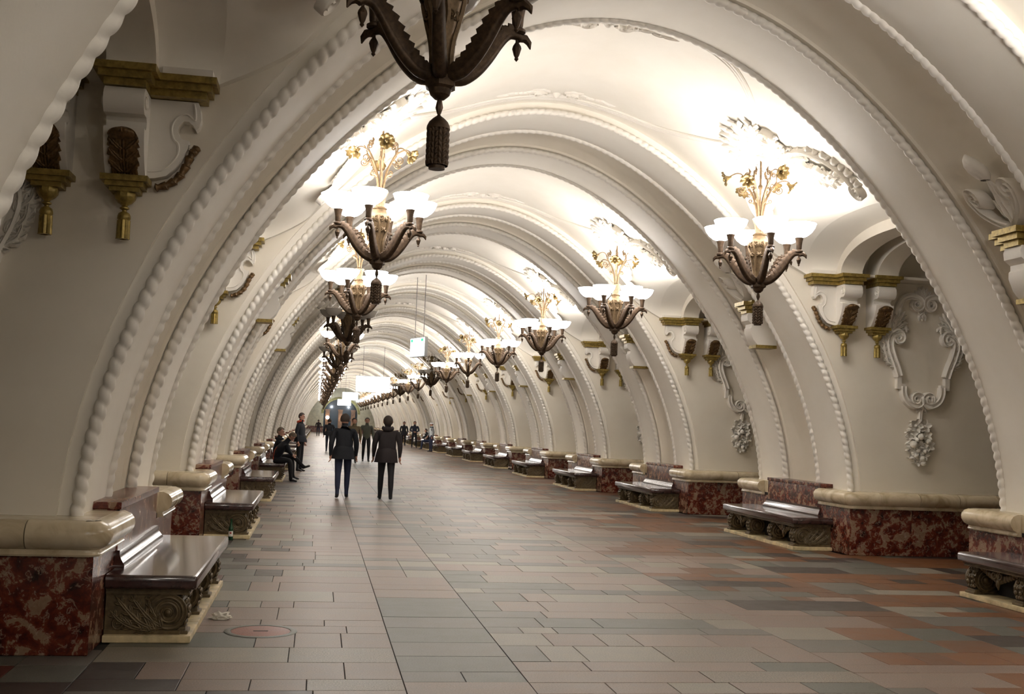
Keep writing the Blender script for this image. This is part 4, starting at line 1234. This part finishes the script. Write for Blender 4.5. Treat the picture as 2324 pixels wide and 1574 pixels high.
def person(J, R, name, loc, rz, label, jacket, legs, sleeves=None, hair=HAIRB, coat=None, cap=None, hood=None, collar=None, stripe=None, hair_long=False):
    """J: joints (x right, y forward = -Y when facing camera, z up) in metres. One skinned body, clothes coloured by region."""
    sleeves = sleeves or jacket
    V = []; E = []; RR = []; reg = []
    def add(p, r, parent=None, g=0):
        V.append(Vector(p)); RR.append(r if hasattr(r, '__len__') else (r, r)); reg.append(g)
        if parent is not None: E.append((parent, len(V)-1))
        return len(V)-1
    def chain(start, pts, g):
        k = start
        for p, r in pts: k = add(p, r, k, g)
        return k
    pel = add(J['pelvis'], R.get('pelvis', (.17, .13)), None, 1)
    wa = add(Vector(J['pelvis']).lerp(Vector(J['chest']), .45), R.get('waist', (.165, .125)), pel, 0)
    ch = add(J['chest'], R.get('chest', (.19, .135)), wa, 0)
    sh = add(Vector(J['chest']).lerp(Vector(J['neck']), .62), (.125, .10), ch, 0)
    nk = add(J['neck'], .070, sh, 2)
    hd = Vector(J['head']); hu = Vector(J.get('headup', (0, 0, 1))).normalized()
    a = chain(nk, [(hd-hu*.075, .068), (hd-hu*.02, .088), (hd+hu*.05, .094), (hd+hu*.105, .066)], 2)
    for s, sgn in (('L', -1), ('R', 1)):
        S, Ee, W = (Vector(J[k+s]) for k in ('sh', 'el', 'wr'))
        k = chain(ch, [(S-Vector((0, 0, .015)), .074), (S.lerp(Ee, .5), .068), (Ee, .060), (Ee.lerp(W, .5), .052), (W, .043)], 4)
        d = (W-Ee).normalized(); hp = chain(k, [(W+d*.035, (.032, .022)), (W+d*.085, (.042, .020))], 2)
        sd = Vector(J.get('palm'+s, (1, 0, 0))); sd = (sd-d*sd.dot(d)).normalized(); cu = d.cross(sd)
        for f, (o, ln) in enumerate(((-.033, .072), (-.011, .082), (.011, .078), (.033, .062))):
            b0 = W+d*.095+sd*o
            chain(hp, [(b0+d*.02, .0095), (b0+d*(ln*.5)+cu*.012, .009), (b0+d*(ln*.85)+cu*.034, .0078)], 2)
        chain(k, [(W+d*.05-sd*.045+cu*.01, .011), (W+d*.085-sd*.058+cu*.02, .0095)], 2)
        Hh, K, A, T = (Vector(J[k+s]) for k in ('hip', 'kn', 'an', 'toe'))
        k = chain(pel, [(Hh, .105), (Hh.lerp(K, .5), .088), (K, .068), (K.lerp(A, .4), .064), (A, .046)], 1)
        f = (T-A); chain(k, [(A.lerp(T, .25)-Vector((0, 0, .02)), (.046, .040)), (A.lerp(T, .65)-Vector((0, 0, .0)), (.045, .032)), (T, (.036, .024))], 3)
        hl = A-Vector((f.x, f.y, 0)).normalized()*.045; hl.z = A.z-.05; chain(k, [(hl, .032)], 3)
    if coat:                                             # coat skirt below the waist
        pass
    me = bpy.data.meshes.new('body'); me.from_pydata([tuple(v) for v in V], E, [])
    ob = bpy.data.objects.new('body_tmp', me); COL.objects.link(ob)
    md = ob.modifiers.new('skin', 'SKIN'); md.use_smooth_shade = True; md.branch_smoothing = .6
    for i, sv in enumerate(me.skin_vertices[0].data):
        sv.radius = RR[i]; sv.use_root = (i == 0)
    sb = ob.modifiers.new('sub', 'SUBSURF'); sb.levels = 2; sb.render_levels = 2
    bpy.context.view_layer.update()
    dg = bpy.context.evaluated_depsgraph_get(); m2 = bpy.data.meshes.new_from_object(ob.evaluated_get(dg))
    bpy.data.objects.remove(ob)
    m2.name = 'body'
    mats = [jacket, legs, SKIN, SHOE, sleeves]; m2.materials.clear()
    for m in mats: m2.materials.append(m)
    seg = [(V[a], V[b], reg[b], (RR[a][0]+RR[b][0])/2) for a, b in E]
    for p in m2.polygons:
        c = Vector(p.center); best = (9, 0)
        for a, b, g, rr in seg:
            ab = b-a; t = max(0, min(1, (c-a).dot(ab)/max(ab.length_squared, 1e-9))); dd = (c-(a+ab*t)).length-rr*.9
            if dd < best[0]: best = (dd, g)
        p.material_index = best[1]; p.use_smooth = True
    loc = (loc[0], loc[1], loc[2]-min(v.co.z for v in m2.vertices)+.001)
    root = tag(empty(name, loc, rz), label, 'person')
    link('body', m2, root)
    # face and hair
    fw = Vector(J.get('face', (0, -1, 0))); fw = (fw-hu*fw.dot(hu)).normalized(); sd = hu.cross(fw)
    mb = MB()
    no = hd-hu*.005+fw*.088
    mb.tube([tuple(hd+hu*.03+fw*.088), tuple(no+fw*.012), tuple(no+fw*.02-hu*.015), tuple(no-hu*.025)], [.006, .010, .014, .008], 6)
    for e in (-1, 1): mb.ball(tuple(hd+sd*(e*.092)+hu*.012-fw*.008), .026, 8, sz=1.2, sx=.7)
    mb.build('nose_and_ears', SKIN, root)
    mb = MB()
    for e in (-1, 1): mb.ball(tuple(hd+sd*(e*.034)+hu*.028+fw*.083), .011, 6)
    mb.build('eyes', HAIRB, root)
    mb = MB(); mb.tube([tuple(hd+sd*.024-hu*.045+fw*.080), tuple(hd-hu*.047+fw*.087), tuple(hd-sd*.024-hu*.045+fw*.080)], .006, 5)
    mb.build('mouth', LIPS, root)
    mb = MB(); rows = []
    for i in range(9):                                  # hair cap: back and top of the skull
        th = pi*.66*i/8; row = []
        for k in range(18):
            ph = 2*pi*k/18; r = .107
            front = max(0, cos(ph)); t2 = th*(1-.58*front**.5)
            if hair_long: t2 = th*(1.12-.70*front**.5)
            v = hu*(r*1.12*cos(t2))+(fw*cos(ph)+sd*sin(ph))*(r*(.98)*sin(t2))
            row.append(tuple(hd+hu*.03+v))
        rows.append(row)
    mb.grid(rows, close_v=True); mb.build('hair', hair, root, sharp=0)
    if cap:
        mb = MB(); rows = []
        for i in range(7):
            th = pi*.5*i/6
            rows.append([tuple(hd+hu*(.055+.085*cos(th))+(fw*cos(2*pi*k/16)+sd*sin(2*pi*k/16))*(.113*sin(th)+.001)) for k in range(16)])
        mb.grid(rows, close_v=True)
        mb.grid([[tuple(hd+hu*(.055-.012*j)+fw*(.10+.085*j)+sd*(o*(.085-.035*j))) for o in (-1, -.5, 0, .5, 1)] for j in (0, .5, 1)])
        mb.build('peaked_cap', cap, root)
    if hood:
        mb = MB(); n2 = Vector(J['neck'])
        mb.tube([tuple(n2+sd*(.105*cos(a))-fw*(.095*sin(a)-.01)+hu*(.015-.03*sin(a))) for a in np.linspace(-.5, pi+.5, 15)], [.026+.024*max(0, sin(a)) for a in np.linspace(-.5, pi+.5, 15)], 10)
        mb.build('hood_lining', hood, root)
    if collar:
        mb = MB(); n2 = Vector(J['neck'])
        mb.tube([tuple(n2+(sd*cos(a)+fw*sin(a))*.085-hu*.01) for a in np.linspace(0, 2*pi, 17)], .035, 7); mb.build('collar', collar, root)
    if coat:
        c0 = Vector(J['pelvis']); mb = MB(); rows = []
        for i in range(6):
            t = i/5; z = c0.z+.14-(.14+coat)*t
            rows.append([(c0.x+(.165+.085*sqrt(t)+.012*cos(5*2*pi*k/20)*t)*cos(2*pi*k/20), c0.y+(.115+.095*sqrt(t)+.012*cos(5*2*pi*k/20)*t)*sin(2*pi*k/20), z) for k in range(20)])
        rows.append([(p[0]*.97, p[1]*.97, p[2]+.01) for p in rows[-1]])
        mb.grid(rows, close_v=True); mb.build('coat_skirt', jacket, root)
    if stripe:
        from mathutils.bvhtree import BVHTree
        bv = BVHTree.FromPolygons([tuple(v.co) for v in m2.vertices], [tuple(p.vertices) for p in m2.polygons])
        for pts in stripe:
            pts = [bv.find_nearest(Vector(p))[0] for p in smooth_path(pts, 4)]
            mb = MB(); mb.tube(pts, .013, 6); mb.build('red_piping', RED, root)
    return root
def stand(h=1.75, step=0.0, arms=0.0, lean=0.0, wide=.0, head=None):
    k = h/1.75
    J = dict(pelvis=(0, 0, .97*k), chest=(0, -lean*.6, 1.30*k), neck=(0, -lean, 1.475*k), head=(0, -lean-.015, 1.605*k),
             shL=(-.205, -lean*.9, 1.42*k), shR=(.205, -lean*.9, 1.42*k), elL=(-.265, .03-arms*.5, 1.14*k), elR=(.265, .03+arms*.5, 1.14*k),
             wrL=(-.27, -.04-arms, .90*k), wrR=(.27, -.04+arms, .90*k), palmL=(0, -1, 0), palmR=(0, 1, 0),
             hipL=(-.09, 0, .90*k), hipR=(.09, 0, .90*k), knL=(-.10-wide*.5, -step*.55-.02, .50*k), knR=(.10+wide*.5, step*.35-.02, .50*k),
             anL=(-.10-wide, -step, .085+step*.02), anR=(.10+wide, step*.95, .085+step*.14))
    J['toeL'] = (J['anL'][0]-.02, J['anL'][1]-.17, .028); J['toeR'] = (J['anR'][0]+.02, J['anR'][1]-.16, .028+.0*step)
    if step: J['toeR'] = (J['anR'][0]+.01, J['anR'][1]-.15, .03)
    return J
# two figures walking away down the hall
J = stand(1.80, .20, .10); J['face'] = (0, -1, 0)
person(J, {'pelvis': (.20, .16), 'chest': (.235, .175), 'waist': (.215, .165)}, 'person', (-2.46, 24.2, 0), pi, 'person in long black jacket and navy jeans walking away, left of the two nearest walkers', BLACK, JEANS, coat=.16)
J = stand(1.77, -.22, -.13, .03)
person(J, {'pelvis': (.22, .18), 'chest': (.265, .20), 'waist': (.245, .19)}, 'person', (-1.56, 24.0, 0), pi, 'person in bulky dark coat with arms out walking away, right of the two nearest walkers', DKBROWN, BLACK2, coat=.20, hair_long=True, hood=DKBROWN)
# group behind them, coming nearer
J = stand(1.78, .14, .05); person(J, {'chest': (.205, .15)}, 'person', (-1.62, 44.5, 0), 0, 'person in tan jacket and dark trousers walking between the two nearest walkers', TAN, BLACK2, hair=HAIRB)
J = stand(1.82, -.12, -.05); person(J, {'chest': (.205, .15)}, 'person', (-1.02, 47.0, 0), .1, 'person in olive grey jacket walking beside the one in tan', OLIVE, BLACK2)
J = stand(1.74, .12, .05); person(J, {}, 'person', (-2.42, 60, 0), pi, 'person in black coat and grey trousers, half hidden behind the left walker', BLACK, NAVY, coat=.1)
J = stand(1.70, .1, .04); person(J, {}, 'person', (-2.95, 118, 0), pi, 'distant person in dark clothes near the far portal', DKBROWN, NAVY)
# right-hand wall
J = stand(1.76, 0, 0, 0, .05); J['elR'] = (.29, .02, 1.15); J['wrR'] = (.22, -.02, .93); J['elL'] = (-.27, -.02, 1.16); J['wrL'] = (-.19, -.16, .96)
person(J, {}, 'person', (3.66, 67.0, 0), radians(-75), 'man in white cap, white vest and dark jeans standing by the right benches', WHITEV, JEANS, GREYS, cap=CAPW, collar=TEAL)
J = stand(1.82, 0, 0, 0, .05); J['wrL'] = (-.08, -.17, 1.12); J['wrR'] = (.08, -.17, 1.10); J['elL'] = (-.30, .0, 1.17); J['elR'] = (.30, .0, 1.17); J['palmL'] = (0, 0, 1); J['palmR'] = (0, 0, 1)
person(J, {'chest': (.205, .15)}, 'person', (3.45, 76.5, 0), 0, 'man in navy jacket with hands before him, standing beyond the man in the cap', NAVY, BLACK2)
J = stand(1.78); person(J, {}, 'person', (3.15, 82.0, 0), 0, 'man in dark grey coat, farthest of the men standing on the right', cloth('charcoal_coat', (0.022, 0.022, 0.028)), BLACK2, coat=.2)
def sit(lean=.0, cross=False, twist=0):
    J = dict(pelvis=(0, .0, .60), chest=(0, -.04-lean*.75, .95-lean*.16), neck=(0, -.06-lean*1.25, 1.12-lean*.26), head=(0, -.09-lean*1.55, 1.245-lean*.32),
             shL=(-.20, -.05-lean*1.1, 1.06-lean*.24), shR=(.20, -.05-lean*1.1, 1.06-lean*.24), elL=(-.25, -.22-lean*.7, .84), elR=(.25, -.22-lean*.7, .84),
             wrL=(-.12, -.42-lean*.3, .72), wrR=(.12, -.42-lean*.3, .72), palmL=(1, 0, 0), palmR=(1, 0, 0),
             hipL=(-.10, -.03, .575), hipR=(.10, -.03, .575), knL=(-.13, -.46, .555), knR=(.13, -.46, .555), anL=(-.13, -.50, .09), anR=(.13, -.50, .09))
    J['toeL'] = (-.15, -.67, .03); J['toeR'] = (.15, -.67, .03)
    if cross:
        J['knL'] = (.04, -.47, .66); J['anL'] = (.15, -.78, .36); J['toeL'] = (.16, -.95, .40)
    if lean > .1: J['headup'] = (0, -.75, .66); J['face'] = (0, -.66, -.75)
    return J
# front at -y; turned so that it faces the hall (+x for the left wall)
BY3 = BENCHY+PER*3+.06
J = sit(.24)
J['shL'] = (-.23, -.35, .97); J['shR'] = (.23, -.35, .97)
st = [[(-.16, .16, .60), (-.19, .11, .70), (-.20, .04, .82), (-.19, -.05, .95)]]
person(J, {'chest': (.27, .20), 'waist': (.26, .20), 'pelvis': (.23, .19)}, 'person', (-4.15, BY3-1.05, 0), pi/2, 'man in black jacket with red piping bending forward on the fourth left bench', BLACK, BLACK2, hair=HAIRG, stripe=st)
J = sit(.03, True); J['head'] = (.03, -.12, 1.27); J['face'] = (-.35, -.9, -.1)
person(J, {'chest': (.21, .16)}, 'person', (-4.12, BY3-.15, 0), pi/2, 'man in black coat with crossed legs sitting upright on the fourth left bench', BLACK, BLACK2, hair=HAIRG, collar=BLACK)
J = stand(1.86, 0, 0, 0, .03); J['face'] = (0, -1, 0)
person(J, {'chest': (.225, .165), 'waist': (.215, .16), 'pelvis': (.205, .155)}, 'person', (-3.55, 36.2, 0), radians(70), 'man in black jacket with orange hood lining standing behind the two seated men', BLACK, BLACK2, coat=.10, hood=RED)
BY9 = BENCHY+PER*9+.06
J = sit(.10); person(J, {'chest': (.205, .15)}, 'person', (4.14, BY9-.6, 0), -pi/2, 'man in black jacket and jeans sitting on a right bench near the capped man', BLACK, JEANS)
